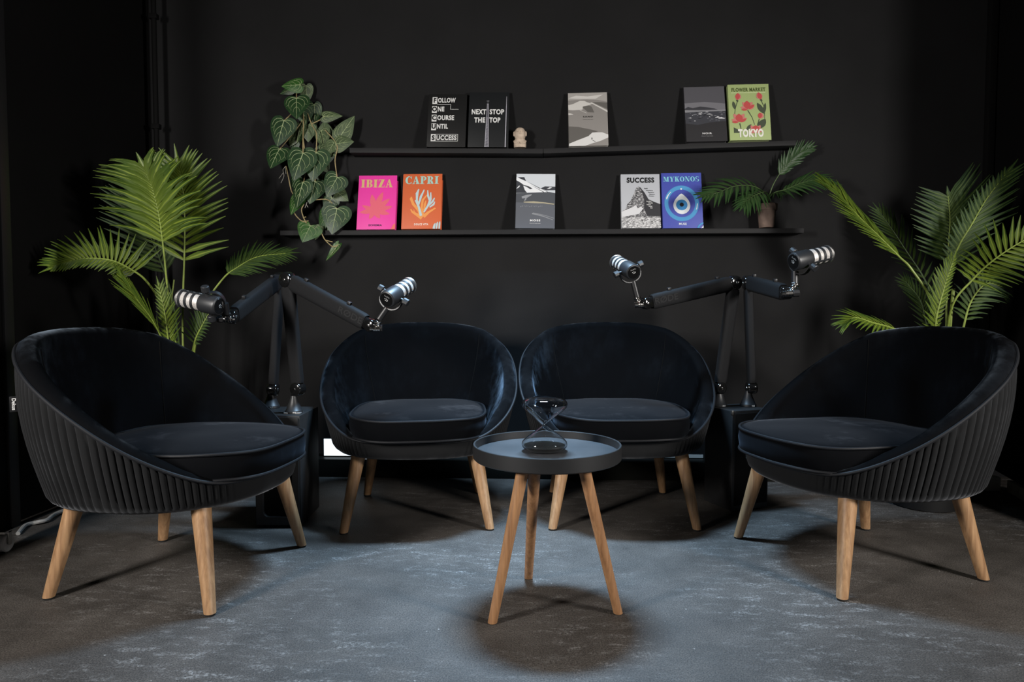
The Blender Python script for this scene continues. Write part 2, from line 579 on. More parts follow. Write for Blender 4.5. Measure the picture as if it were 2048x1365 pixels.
sa, sb = on_wall(742, 914, 0.05), on_wall(1407, 914, 0.05)
ls = thing('ledge_glow_bar', 'long added glow bar imitating bluish light on the plinth behind the two forward-facing armchairs', 'lamp', ((sa.x + sb.x) / 2, (sa.y + sb.y) / 2, 0.0885), (0, 0, WALL_A))  # glow bar added to give the bluish lit band along the ledge
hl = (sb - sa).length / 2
mb = MB(); mb.box((-hl, 0.004, 0.0), (hl, 0.014, 0.020), 0.001); mb.build('glow_bar_back', 'black_plastic', ls)
mb = MB(); mb.box((-hl + 0.002, 0.0, 0.002), (hl - 0.002, 0.0038, 0.018)); mb.build('diffuser', 'ledge_glow', ls, smooth=False)

# ================================================================== ARMCHAIRS
ZB = 0.271
def sgnpow(a, e):
    return math.copysign(abs(a) ** e, a)

def plan(phi, z, inset=0.0):
    """outer plan of the shell at height z; phi=0 is the back"""
    t = max(0.0, min(1.0, (z - ZB) / 0.36))
    s = math.sin(t * PI / 2)
    a = 0.330 + 0.068 * s - inset
    bb = 0.306 + 0.062 * s - inset
    bf = 0.318 + 0.012 * s - inset
    e = 2 / 2.25 if math.cos(phi) < 0 else 2 / (2.25 + 0.30 * min(1.0, math.cos(phi) * 3))
    sx, cy = sgnpow(math.sin(phi), e), sgnpow(math.cos(phi), e)
    return Vector((a * sx, (bb if cy > 0 else bf) * cy, z))

def rim_z(phi):
    z = 0.55
    for _ in range(12):
        y = plan(phi, z).y
        lin = 0.338 + 0.668 * (y + 0.262)
        k = 0.018
        sm = 0.5 * (lin + 0.338 + math.sqrt((lin - 0.338) ** 2 + k * k))
        # gentle flattening at the top
        over = sm - 0.715
        if over > 0:
            sm = 0.715 + over * 0.62
        z = 0.5 * z + 0.5 * sm
    return z

NPLEAT, PER = 108, 6
NC = NPLEAT * PER

def pleat(j, phi):
    u = (j % PER) / PER
    prof = [0.0, 0.75, 0.97, 1.0, 0.92, 0.68][j % PER]
    y = math.cos(phi)
    fade = max(0.0, min(1.0, (y + 0.90) / 0.10))
    return (prof - 0.7) * 0.0078 * fade

def inner_pt(phi, t):
    """t=0 at the inner edge of the rim roll, 1 at the seat deck"""
    zr = rim_z(phi)
    y = math.cos(phi)
    th = 0.052 * max(0.18, min(1.0, (y + 1.0) / 0.5))
    top = plan(phi, zr, th)
    zd = 0.352
    e = 2 / 2.3
    dk = Vector((0.272 * sgnpow(math.sin(phi), e), (0.245 if y > 0 else 0.300) * sgnpow(y, e), zd))
    # padding: falls steeply at first, then eases towards the deck
    k = t
    r = k * k * (3 - 2 * k) * 0.45 + k * 0.55
    p = top.lerp(dk, r)
    p.z = zr + (zd - zr) * (k ** 0.9)
    return p, th, zr

def chair_meshes():
    D = {}
    # outer pleated shell
    phis = [2 * PI * j / NC for j in range(NC)]
    rz = [rim_z(p) for p in phis]
    rows = [[], [], [], []]
    for j, ph in enumerate(phis):
        for k, (ins, z) in enumerate(((0.12, ZB), (0.040, ZB + 0.001), (0.014, ZB + 0.007), (0.003, ZB + 0.018))):
            p = plan(ph, z, ins); rows[k].append(p)
    NR = 9
    for i in range(NR):
        t = i / (NR - 1)
        row = []
        for j, ph in enumerate(phis):
            z0 = ZB + 0.032
            z = z0 + (rz[j] - z0) * t
            f = pleat(j, ph) * (1 if t < 0.99 else 0.35)
            row.append(plan(ph, z, -f))
        rows.append(row)
    mb = MB()
    b = mb.grid(rows, close_u=True)
    mb.f.append(tuple(b + j for j in range(NC))[::-1])
    D['outer_shell'] = mb.mesh('outer_shell', 'velvet_pleated', angle=75)
    # inner padded back with rolled rim
    n2 = 160
    rows = []
    ph2 = [2 * PI * j / n2 for j in range(n2)]
    for k in range(7):                                   # the roll
        a = PI * k / 6
        row = []
        for ph in ph2:
            ip, th, zr = inner_pt(ph, 0.0)
            op = plan(ph, zr)
            c = (ip + op) / 2
            h = (op - ip) / 2
            row.append(c + h * math.cos(a) + Vector((0, 0, th * 0.42 * math.sin(a))))
        rows.append(row)
    for k in range(1, 13):
        rows.append([inner_pt(ph, k / 12)[0] for ph in ph2])
    mb = MB()
    b = mb.grid(rows, close_u=True)
    e = b + (len(rows) - 1) * n2
    mb.f.append(tuple(e + j for j in range(n2)))
    D['backrest'] = mb.mesh('backrest', 'velvet', angle=70)
    # piping along the rim
    mb = MB()
    mb.tube([plan(ph, rim_z(ph), -0.002) + Vector((0, 0, 0.001)) for ph in ph2], 0.0052, 8, closed=True)
    D['rim_piping'] = mb.mesh('rim_piping', 'piping_velvet')
    # two seams on the inside of the back
    for sg in (-1, 1):
        mb = MB()
        ph = sg * 0.72
        pts = []
        for k in range(0, 12):
            p, th, zr = inner_pt(ph, k / 12)
            pts.append(p + Vector((-math.sin(ph), -math.cos(ph), 0)) * 0.0006)
        mb.tube(pts, 0.0018, 6)
        D['back_seam%d' % sg] = mb.mesh('back_seam', 'seam_thread')
    # cushion
    def cpl(ph, ins):
        e = 2 / 3.1
        x = (0.258 - ins) * sgnpow(math.sin(ph), e)
        y = -0.052 + (0.288 - ins) * sgnpow(math.cos(ph), e)
        if math.cos(ph) < 0:
            y -= 0.012 * (1 - (x / 0.27) ** 2)
        return x, y
    n3 = 96
    ph3 = [2 * PI * j / n3 for j in range(n3)]
    prof = [(0.020, 0.350), (0.004, 0.352), (-0.001, 0.360), (-0.005, 0.390), (-0.001, 0.418), (0.004, 0.426), (0.016, 0.4305), (0.04, 0.435), (0.09, 0.440), (0.15, 0.444), (0.21, 0.446)]
    rows = []
    for ins, z in prof:
        row = []
        for ph in ph3:
            x, y = cpl(ph, ins)
            wob = 0.0022 * math.sin(ph * 9 + z * 60) if 0.355 < z < 0.42 else 0
            dz = 0.0025 * math.sin(x * 21 + 1) * math.sin(y * 17) if z > 0.433 else 0
            row.append((x * (1 + wob), y * (1 + wob), z + dz))
        rows.append(row)
    mb = MB(); b = mb.grid(rows, close_u=True)
    mb.f.append(tuple(b + j for j in range(n3))[::-1])
    e = b + (len(rows) - 1) * n3
    mb.f.append(tuple(e + j for j in range(n3)))
    D['seat_cushion'] = mb.mesh('seat_cushion', 'velvet_seat', angle=60)
    mb = MB()
    for z, ins in ((0.4245, -0.001), (0.3525, -0.001)):
        mb.tube([(*cpl(ph, ins), z + 0.0015 * math.sin(5 * ph)) for ph in ph3], 0.0048, 8, closed=True)
    D['cushion_piping'] = mb.mesh('cushion_piping', 'piping_velvet')
    # legs
    for nm, fx, fy, tx, ty in (('fl', -0.268, -0.258, -0.218, -0.205), ('fr', 0.268, -0.258, 0.218, -0.205),
                               ('bl', -0.245, 0.255, -0.200, 0.195), ('br', 0.245, 0.255, 0.200, 0.195)):
        f, t = Vector((fx, fy, 0.006)), Vector((tx, ty, ZB + 0.01))
        pts = [f.lerp(t, k / 6) for k in range(7)]
        rad = [0.0160, 0.0178, 0.0196, 0.0214, 0.0232, 0.0250, 0.0268]
        mb = MB()
        # rings kept level so that the foot sits flat
        rows = [[(p.x + r * math.cos(2 * PI * j / 20), p.y + r * math.sin(2 * PI * j / 20), p.z) for j in range(20)] for p, r in zip(pts, rad)]
        b = mb.grid(rows, close_u=True)
        mb.f.append(tuple(b + j for j in range(20))[::-1]); mb.f.append(tuple(b + 120 + j for j in range(20)))
        D['leg_' + nm] = mb.mesh('leg', 'oak_leg')
        mb = MB(); mb.lathe([(0.0135, 0.0), (0.0145, 0.0015), (0.0145, 0.0065)], 16, Matrix.Translation((fx, fy, 0)))
        D['pad_' + nm] = mb.mesh('foot_pad', 'black_rubber')
    return D
CH = chair_meshes()

def make_chair(label, loc, yaw):
    t = thing('armchair', label, 'armchair', loc, (0, 0, yaw), 'black velvet tub armchairs')
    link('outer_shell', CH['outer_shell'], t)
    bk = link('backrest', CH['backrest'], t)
    for sg in (-1, 1): link('back_seam', CH['back_seam%d' % sg], bk)
    link('rim_piping', CH['rim_piping'], t)
    cu = link('seat_cushion', CH['seat_cushion'], t)
    link('cushion_piping', CH['cushion_piping'], cu)
    for nm in ('fl', 'fr', 'bl', 'br'):
        lg = link('leg', CH['leg_' + nm], t)
        link('foot_pad', CH['pad_' + nm], lg)
    return t

def place(feet):
    """feet px order: front-left, front-right, back-right, back-left seen from the sitter's front"""
    q = [on_floor(*f) if f else None for f in feet]
    return q
c_left = make_chair('black velvet tub armchair facing right, with a small woven tag on its back', (-1.025, 2.105, 0), R(90 - 9))
c_right = make_chair('black velvet tub armchair facing left, beside the slender palm in the right corner', (1.125, 2.215, 0), R(-90 + 13))
c_b1 = make_chair('black velvet tub armchair facing forward, under the pink and orange books', (-0.372, 2.745, 0), R(5))
c_b2 = make_chair('black velvet tub armchair facing forward, behind the hourglass table', (0.424, 2.765, 0), R(-1))

# woven tag sewn into the back edge of the left armchair
cy_, sy_ = math.cos(R(81)), math.sin(R(81))
best = None
for k in range(-160, 161):
    ph = k / 100
    q = plan(ph, 0.565)
    wx, wy = -1.025 + q.x * cy_ - q.y * sy_, 2.105 + q.x * sy_ + q.y * cy_
    if best is None or wx / wy < best[0]:
        best = (wx / wy, ph, q, wx, wy)
_, ph, tq, wx, wy = best
tg_yaw = math.atan2(wy, wx) - PI / 2 - R(81)          # tag lies across the view, seen from the sitting group
mb = MB(); mb.box((-0.018, -0.0006, -0.021), (0.002, 0.0006, 0.021), 0.0003)
tg = mb.build('woven_tag', 'black_plastic', c_left)
tg.location = tq
tg.rotation_euler = (0, 0, tg_yaw)
tv, tf = text_geo('Dekus', 0.0125, 0.02)
mb = MB()
for v in tv:
    mb.vert((-0.0125 + v[1], -0.0011, -v[0]))
mb.f = list(tf)
mb.build('tag_lettering', 'white_print', tg, smooth=False)

# ================================================================== SIDE TABLE + HOURGLASS
TC = Vector((0.098, 1.895, 0))
TH, TR = 0.447, 0.2065
tb = thing('side_table', 'round black tray side table on three wooden legs', 'side table', TC)
mb = MB()
mb.lathe([(TR - 0.012, TH - 0.040), (TR - 0.003, TH - 0.040), (TR, TH - 0.037), (TR, TH - 0.001), (TR - 0.001, TH), (TR - 0.005, TH), (TR - 0.006, TH - 0.001), (TR - 0.006, TH - 0.022)], 96, cap=False)
tray = mb.build('tray_rim', 'tray_black', tb, angle=35)
mb = MB()
mb.lathe([(TR - 0.008, TH - 0.040), (TR - 0.0055, TH - 0.038), (TR - 0.0055, TH - 0.022), (TR - 0.0058, TH - 0.0218)], 96)
mb.build('table_top', 'tray_inside', tb, angle=35)
for (fx, fy), (tx, ty) in zip(((985, 1247), (1236, 1228), (1057, 1158)), ((1032, 948), (1188, 945), (1069, 940))):
    f = on_floor(fx, fy, 0.0) - TC
    tpnt = on_floor(tx, ty, TH - 0.041) - TC
    k = min(1.0, 0.165 / math.hypot(tpnt.x, tpnt.y))
    tpnt.x *= k; tpnt.y *= k
    rows = []
    for i in range(6):
        p = Vector((f.x, f.y, 0.002)).lerp(tpnt, i / 5)
        r = 0.0125 + 0.004 * i / 5
        rows.append([(p.x + r * math.cos(2 * PI * j / 20), p.y + r * math.sin(2 * PI * j / 20), p.z) for j in range(20)])
    mb = MB(); b = mb.grid(rows, close_u=True)
    mb.f.append(tuple(b + j for j in range(20))[::-1]); mb.f.append(tuple(b + 100 + j for j in range(20)))
    lg = mb.build('leg', 'table_wood', tb)
    mb = MB(); mb.lathe([(0.011, 0.0), (0.011, 0.0022)], 14, Matrix.Translation((f.x, f.y, 0))); mb.build('foot_pad', 'black_rubber', lg)

HGZ = TH - 0.0215
hp = on_floor(1089, 902, HGZ)
hg = thing('hourglass', 'clear glass hourglass with black sand standing on the tray table', 'hourglass', (hp.x, hp.y, HGZ))
HH = 0.150
half = [(0.0, 0.0), (0.030, 0.0002), (0.043, 0.0015), (0.0515, 0.006), (0.0565, 0.0125), (0.0580, 0.0195), (0.0560, 0.0265), (0.050, 0.0335), (0.040, 0.0425), (0.030, 0.0510), (0.020, 0.0595), (0.012, 0.0665), (0.0066, 0.0710), (0.0042, 0.0740), (0.0038, 0.0750)]
prof = half + [(r, HH - z) for r, z in reversed(half[:-1])]
prof = [(max(r * (1.11 if r > 0.008 else 1.0), 0.0002), z) for r, z in prof]
inn = []
for k, (r, z) in enumerate(prof):
    rr = max(r - 0.0020 if r > 0.008 else r * 0.55, 0.0001)
    zz = z + (0.0018 if z < HH * 0.12 else (-0.0018 if z > HH * 0.88 else 0))
    inn.append((rr, zz))
mb = MB()
mb.lathe(prof, 64)
b0 = len(mb.v)
mb.lathe(inn[::-1], 64)
mb.build('glass_bulbs', 'clear_glass', hg, angle=60)
mb = MB()
mb.lathe([(0.0002, 0.0026), (0.037, 0.0028), (0.0500, 0.0052), (0.0570, 0.0100), (0.0590, 0.0150), (0.052, 0.0170), (0.028, 0.0205), (0.010, 0.0235), (0.0004, 0.0245)], 48)
mb.build('sand', 'black_sand', hg, angle=60)

# ================================================================== SPEAKER BOXES
def boxthing(name, label, cat, loc, yaw, w, d, h):
    t = thing(name, label, cat, loc, (0, 0, yaw))
    mb = MB(); mb.box((-w / 2, -d / 2, 0.008), (w / 2, d / 2, h), 0.006); mb.build('cabinet', 'speaker_black', t, angle=30)
    for sx in (-1, 1):
        for sy in (-1, 1):
            mb = MB(); mb.lathe([(0.012, 0.0), (0.014, 0.009)], 14, Matrix.Translation((sx * (w / 2 - 0.03), sy * (d / 2 - 0.03), 0)))
            mb.build('rubber_foot', 'black_rubber', t)
    return t
LBX = Vector((-0.878, 2.655, 0)); LBH = 0.425
lb = boxthing('speaker_cabinet', 'black speaker cabinet with a recessed front, behind the armchair facing right', 'speaker', LBX, R(0), 0.172, 0.245, LBH)
def rrect(w, h, r, n=6):
    pts = []
    for cx, cz, a0 in ((w / 2 - r, h / 2 - r, 0), (-w / 2 + r, h / 2 - r, 90), (-w / 2 + r, -h / 2 + r, 180), (w / 2 - r, -h / 2 + r, 270)):
        for k in range(n + 1):
            a = R(a0 + 90 * k / n)
            pts.append((cx + r * math.cos(a), cz + r * math.sin(a)))
    return pts
mb = MB()
fo = rrect(0.160, 0.405, 0.006); fi = rrect(0.112, 0.345, 0.022); fi2 = rrect(0.104, 0.337, 0.020)
y0 = -0.1225
rows = [[(x, y0 + 0.001, z + 0.216) for x, z in fo], [(x, y0 - 0.007, z + 0.216) for x, z in fo], [(x, y0 - 0.007, z + 0.216) for x, z in fi], [(x, y0 - 0.001, z + 0.216) for x, z in fi2]]
mb.grid(rows, close_u=True)
fr = mb.build('front_frame', 'speaker_frame', lb, angle=30)
mb = MB(); mb.poly([(x, y0 - 0.0012, z + 0.216) for x, z in fi2]); mb.build('grille_cloth', 'black_lining', lb, smooth=False)
mb = MB(); mb.box((0.012, -0.085, LBH + 0.0005), (0.075, -0.045, LBH + 0.006), 0.002)
tag(mb.build('small_plate', 'grey_plastic', None, rel=(-LBX.x, -LBX.y, 0)), 'small grey plate lying on top of the speaker cabinet', 'plate')

fc, rc, lc = [p * 1.04 for p in (on_floor(1462, 1044), on_floor(1534, 1034), on_floor(1401, 1026))]
ex = (rc - fc); ey = (lc - fc)
yaw = math.atan2(ex.y, ex.x)
W_, D_ = 0.185, 0.175
RBH = 0.415
ux, uy = Vector((math.cos(yaw), math.sin(yaw), 0)), Vector((-math.sin(yaw), math.cos(yaw), 0))
rctr = fc + ux * (W_ / 2) + uy * (D_ / 2)
rb = boxthing('speaker_cabinet', 'plain black speaker cabinet with a metal corner, beside the armchair facing left', 'speaker', rctr, yaw, W_, D_, RBH)
mb = MB(); mb.box((-W_ / 2 - 0.002, -D_ / 2 - 0.002, RBH - 0.014), (-W_ / 2 + 0.006, -D_ / 2 + 0.010, RBH + 0.002), 0.0015); mb.build('corner_guard', 'steel_brushed', rb)
mb = MB(); mb.box((-W_ / 2 + 0.012, -D_ / 2 - 0.003, 0.03), (W_ / 2 - 0.008, -D_ / 2 + 0.001, RBH - 0.012), 0.002); mb.build('front_grille', 'black_lining', rb)

# ================================================================== MICROPHONE ARMS
def oriented_bar(mb, p0, p1, w0, w1, th, wide, bev=0.012):
    """bar from p0 to p1; 'wide' is the direction of its broad side"""
    d = (p1 - p0); L = d.length; d.normalize()
    wd = (wide - d * wide.dot(d)).normalized()
    td = d.cross(wd)
    sec = rrect(1, 1, 0.28, 4)
    rows = []
    for s_, w, k in ((0, w0, 0.9), (0.012 / L, w0, 1.0), (1 - 0.012 / L, w1, 1.0), (1, w1, 0.9)):
        c = p0 + d * L * s_
        rows.append([c + wd * (a * w * k) + td * (b * th * k) for a, b in sec])
    b = mb.grid(rows, close_u=True)
    n = len(sec)
    mb.f.append(tuple(b + j for j in range(n))[::-1]); mb.f.append(tuple(b + 3 * n + j for j in range(n)))
    return d, wd, td, L

def disc(mb, c, axis, r, h, n=28):
    mb.lathe([(r * 0.82, -h / 2), (r * 0.95, -h * 0.42), (r, -h * 0.25), (r, h * 0.25), (r * 0.95, h * 0.42), (r * 0.82, h / 2)], n, frame_z(c, axis))

def mic_arm(label, base, joint, elbow, end, swivel, letter=True, kdir=1, klen=1.0):
    """all points in world space; base stands on a cabinet top"""
    t = thing('microphone_stand', label, 'microphone stand', base, (0, 0, 0), 'black jointed microphone stands')
    rel = Vector(base)
    J, E, F = joint - rel, elbow - rel, end - rel
    S = swivel - rel
    # foot
    mb = MB()
    mb.lathe([(0.031, 0.0), (0.033, 0.002), (0.033, 0.010), (0.030, 0.012), (0.019, 0.040), (0.013, 0.058), (0.0115, 0.066)], 32)
    bs = mb.build('base', 'mic_black', t, angle=35)
    mb = MB()
    tv, tf = text_geo('RØDE', 0.007, 0.02)
    for v in tv: mb.vert((v[0] + 0.008, -0.0325, v[1] + 0.0035))
    mb.f = list(tf); mb.build('base_lettering', 'white_print', bs, smooth=False)
    mb = MB(); mb.tube([(0, 0, 0.060), (0, 0, J.z - 0.015), J], 0.010, 14); mb.build('pivot_post', 'gloss_black', t)
    plane_n = (E - J).cross(F - E).normalized()
    if plane_n.y > 0: plane_n = -plane_n
    # plane of the joints: keep the lower joint facing roughly forward
    for nm, c, r in (('lower_joint', J, 0.0265), ('elbow_joint', E, 0.0300)):
        mb = MB(); disc(mb, c, plane_n, r, 0.040)
        jo = mb.build(nm, 'gloss_black', t, angle=45)
        for sg in (-1, 1):
            mb = MB(); disc(mb, c + plane_n * sg * 0.0205, plane_n, 0.006, 0.004, 14); mb.build('bolt', 'chrome', jo)
    dl = (E - J).normalized(); du = (F - E).normalized()
    wide_l = dl.cross(plane_n); wide_u = du.cross(plane_n)
    mb = MB(); oriented_bar(mb, J + dl * 0.022, E - dl * 0.026, 0.050, 0.056, 0.032, wide_l)
    la = mb.build('lower_arm', 'arm_sleeve', t, angle=40)
    mb = MB(); d, wd, td, L = oriented_bar(mb, E + du * 0.024, F - du * 0.026, 0.062, 0.058, 0.036, wide_u)
    ua = mb.build('upper_arm', 'arm_sleeve', t, angle=40)
    # cable clips on top
    up = wd if wd.z > 0 else -wd
    for s_ in (0.06, L - 0.09):
        c = E + du * (0.024 + s_) + up * 0.035
        mb = MB(); mb.box((-0.008, -0.006, -0.005), (0.008, 0.006, 0.006), 0.002, frame_z(c, up, du)); mb.build('cable_clip', 'black_plastic', ua)
    # lettering on the visible side
    if letter:
        sd = td if td.y < 0 else -td
        ex_ = du if du.x > 0 else -du
        ez_ = (sd.cross(ex_) * -1)
        if ez_.z < 0: ez_ = -ez_
        c = E + du * (L - 0.035) + sd * 0.0186
        tv, tf = text_geo('RØDE', 0.034, 0.02, 1.25)
        mb = MB()
        for v in tv: mb.vert(c + ex_ * v[0] + ez_ * (v[1] - 0.009))
        mb.f = list(tf); mb.build('arm_lettering', 'arm_lettering', ua, smooth=False)
    # end joint with clamp knob and metal swivel
    mb = MB(); disc(mb, F, plane_n, 0.0235, 0.034)
    oriented_bar(mb, F - du * 0.034, F, 0.042, 0.040, 0.030, wide_u)
    ej = mb.build('end_joint', 'gloss_black', t, angle=45)
    for sg in (-1, 1):
        mb = MB(); disc(mb, F + plane_n * sg * 0.018, plane_n, 0.006, 0.004, 14); mb.build('bolt', 'chrome', ej)
    mb = MB(); oriented_bar(mb, F + du * 0.004, F + du * 0.026, 0.020, 0.018, 0.022, wide_u); mb.build('end_tongue', 'grey_plastic', ej)
    K = F + du * 0.026
    ax = plane_n
    mb = MB(); mb.lathe([(0.009, -0.024), (0.010, -0.012), (0.0125, -0.011), (0.0125, -0.006), (0.0105, -0.005), (0.0125, -0.004), (0.0125, 0.004), (0.0105, 0.005), (0.0125, 0.006), (0.0125, 0.011), (0.009, 0.013)], 24, frame_z(K, Vector((1, 0.15, 0)) if abs(plane_n.x) < 0.5 else plane_n))
    mb.build('swivel_barrel', 'chrome', ej)
    mb = MB(); mb.lathe([(0.011, 0.013), (0.013, 0.015), (0.013, 0.015 + 0.019 * klen), (0.011, 0.015 + 0.021 * klen)], 8, frame_z(K, Vector((kdir, 0.15, 0)) if abs(plane_n.x) < 0.5 else plane_n * kdir))
    mb.build('clamp_knob', 'black_plastic', ej)
    dS = (S - K)
    mb = MB(); mb.tube([K, K + dS * 0.9], 0.006, 12); mb.lathe([(0.008, -0.016), (0.011, -0.013), (0.011, -0.007), (0.0085, -0.006), (0.0085, -0.003), (0.0145, -0.002), (0.0145, 0.002), (0.010, 0.003)], 24, frame_z(S, dS))
    mb.build('thread_collar', 'chrome', ej)
    return t

def microphone(label, pivot, axis, kax, stem_end):
    """pivot: between the knobs; axis: towards the grille; kax: knob axis; stem_end: on the arm's collar"""
    A = Vector(axis).normalized()
    K = Vector(kax); K = (K - A * K.dot(A)).normalized()
    t = thing('microphone', label, 'microphone', pivot, (0, 0, 0), 'silver mesh broadcast microphones')
    O = Vector((0, 0, 0))
    S = Vector(stem_end) - Vector(pivot)
    F = frame_z(O, A, K)
    mb = MB(); mb.lathe([(0.020, -0.046), (0.0265, -0.045), (0.0300, -0.042), (0.0318, -0.034), (0.0318, 0.016), (0.0305, 0.021), (0.029, 0.022)], 40, F)
    bd = mb.build('body', 'mic_black', t, angle=35)
    mb = MB(); mb.lathe([(0.001, -0.0462), (0.0245, -0.0462), (0.0255, -0.0448)], 36, F); ec = mb.build('end_cap', 'gloss_black', bd, angle=30)
    # rear marking: cluster of dots and a word
    xx, yy, zz = [F.to_3x3() @ Vector(v) for v in ((1, 0, 0), (0, 1, 0), (0, 0, 1))]
    back = -zz * 0.0468
    e1 = K if K.x > 0 else -K
    e2 = A.cross(e1)
    if e2.z < 0: e2 = -e2
    mb = MB()
    for i, (dx, dy, r) in enumerate([(-0.006, 0.002, 0.0012), (-0.003, -0.003, 0.0014), (0.0005, 0.0005, 0.0010), (0.002, -0.004, 0.0013), (0.005, -0.002, 0.0014), (0.0055, 0.002, 0.0011), (-0.001, 0.004, 0.0009), (0.0015, 0.0045, 0.0008)]):
        c = back + e1 * dx + e2 * dy
        mb.poly([c + (e1 * math.cos(k * PI / 4) + e2 * math.sin(k * PI / 4)) * r for k in range(8)])
    mb.build('logo_dots', 'white_print', ec, smooth=False)
    tv, tf = text_geo('PodMic', 0.0075, 0.015)
    mb = MB()
    for v in tv: mb.vert(back + e1 * v[0] + e2 * (v[1] + 0.010))
    mb.f = list(tf); mb.build('rear_lettering', 'grey_plastic', ec, smooth=False)
    mb = MB(); mb.lathe([(0.0270, 0.018), (0.0285, 0.022), (0.0285, 0.104), (0.0270, 0.108), (0.012, 0.1095)], 40, F)
    mb.build('grille', 'mic_grille', t, angle=35)
    for z in (0.045, 0.070, 0.096):
        mb = MB(); mb.lathe([(0.0275, z - 0.0055), (0.0302, z - 0.0050), (0.0302, z + 0.0050), (0.0275, z + 0.0055)], 40, F); mb.build('grille_band', 'mic_black', t, angle=30)
    mb = MB(); mb.lathe([(0.0285, 0.104), (0.0308, 0.105), (0.0308, 0.109), (0.0280, 0.111), (0.0255, 0.109)], 40, F, cap=False); mb.build('front_ring', 'steel_brushed', t, angle=30)
    # side ribs along the grille
    for sg in (-1, 1):
        mb = MB(); oriented_bar(mb, A * 0.020 + K * sg * 0.0285, A * 0.102 + K * sg * 0.0285, 0.008, 0.008, 0.004, A.cross(K)); mb.build('grille_rib', 'mic_black', t, angle=40)
    # yoke
    D = (S - A * S.dot(A) * 0.0)
    D = (D - K * D.dot(K)).normalized()
    pts = []
    for k in range(13):
        a = PI * k / 12
        pts.append(K * (0.041 * math.cos(a)) + D * (0.012 + 0.040 * math.sin(a) ** 0.7 if 0 < k < 12 else 0.0))
    nb = D.cross(K).normalized()
    mb = MB()
    rows = []
    for i, p in enumerate(pts):
        tt = (pts[min(i + 1, 12)] - pts[max(i - 1, 0)]).normalized()
        on = nb.cross(tt)
        rows.append([p + nb * 0.008 + on * 0.002, p - nb * 0.008 + on * 0.002, p - nb * 0.008 - on * 0.002, p + nb * 0.008 - on * 0.002])
    b = mb.grid(rows, close_u=True)
    mb.f.append((b, b + 1, b + 2, b + 3)); mb.f.append((b + 48, b + 49, b + 50, b + 51))
    yk = mb.build('yoke', 'black_plastic', t, angle=40)
    dS = (S - D * 0.052)
    mb = MB(); mb.tube([D * 0.050, S - dS.normalized() * 0.004], 0.0115, 16); mb.build('stem', 'black_plastic', yk)
    for sg in (-1, 1):
        M_ = frame_z(K * sg * 0.031, K * sg, A)
        mb = MB(); mb.lathe([(0.006, 0.0), (0.006, 0.011)], 14, M_); mb.lathe([(0.0115, 0.0115), (0.0130, 0.013), (0.0130, 0.030), (0.0115, 0.0315)], 10, M_)
        mb.build('knob', 'mic_black', t, angle=30)
    return t

top_l = LBH
bA = at(543, 830, 2.735); bA.z = LBH
bB = at(588, 830, 2.60); bB.z = LBH
bC = at(1438, 815, 2.85); bC.z = RBH
bD = at(1496, 815, 2.85); bD.z = RBH
sA, sB, sC, sD = at(453, 630, 2.235), at(757, 641, 2.425), at(1275, 597, 2.675), at(1590, 571, 2.385)
mic_arm('black jointed microphone stand bent towards the tall palm, rising behind the armchair facing right', bA, at(546, 779, 2.735), at(560, 560, 2.745), at(463, 634, 2.28), sA, letter=False)
mic_arm('black jointed microphone stand leaning over the armchair below the pink book, from the left cabinet', bB, at(596, 778, 2.60), at(575, 560, 2.595), at(742, 651, 2.45), sB, klen=0.25)
mic_arm('black jointed microphone stand reaching over the armchair behind the hourglass table', bC, at(1439, 776, 2.85), at(1468, 566, 2.85), at(1292, 607, 2.68), sC, kdir=-1, klen=0.3)
mic_arm('black jointed microphone stand with its upper half pointing at the viewer, from the right cabinet', bD, at(1503, 776, 2.85), at(1496, 566, 2.85), at(1572, 586, 2.40), sD)
microphone('broadcast microphone pointing away to the side in front of the tall palm', at(417, 608, 2.21), (-0.94, 0.30, 0.17), (-0.40, -0.30, 0.95) , sA)
microphone('broadcast microphone with its rear cap showing, over the armchair below the orange book', at(787, 591, 2.42), (0.40, 0.84, 0.36), (0.88, -0.20, -0.46), sB)
microphone('broadcast microphone with its rear cap showing, above the armchair behind the hourglass', at(1257, 539, 2.67), (-0.30, 0.90, 0.32), (0.91, 0.2, 0.40), sC)
microphone('broadcast microphone pointing away towards the slender palm in the right corner', at(1607, 519, 2.37), (0.92, 0.34, 0.20), (0.28, -0.75, -0.60), sD)

# ================================================================== SHELVES
SD = 0.100     # shelf depth
def shelf_board(label, pL, pR, th=0.023):
    """pL, pR: pixels of the top front edge"""
    a, b = on_wall(*pL, SD), on_wall(*pR, SD)
    d = b - a; L = d.length
    x = d.normalized()
    n = Vector((WALL_Q, 1, 0)).normalized()
    z = x.cross(n).normalized()
    y = z.cross(x)
    o = link('wall_shelf', None) if False else None
    mb = MB(); mb.box((0, 0, -th), (L, SD - 0.0015, 0), 0.0015)
    ob = mb.build('wall_shelf', 'shelf_paint', None, angle=30)
    ob.matrix_world = Matrix.Translation(a) @ Matrix((x, y, z)).transposed().to_4x4()
    tag(ob, label, 'shelf', 'black wall shelf boards')
    return ob
shelf_board('black shelf board under the two black books and the dune book', (699, 296), (1086, 297.5))
shelf_board('black shelf board under the dark seascape book and the green flower book', (1087, 297.3), (1592, 281))
shelf_board('long black lower shelf board carrying the pink and orange books', (560, 461.5), (1608, 456.5))

# ================================================================== BOOKS
BM = {}
def cmat(col, rough=0.5):
    key = 'print_%02x%02x%02x' % tuple(int(c * 255) for c in col)
    if key not in MATS:
        plain(key, tuple((c / 12.92 if c <= 0.04045 else ((c + 0.055) / 1.055) ** 2.4) for c in col), rough)
    return key

def hexc(h):
    return tuple(int(h[i:i + 2], 16) / 255 for i in (0, 2, 4))

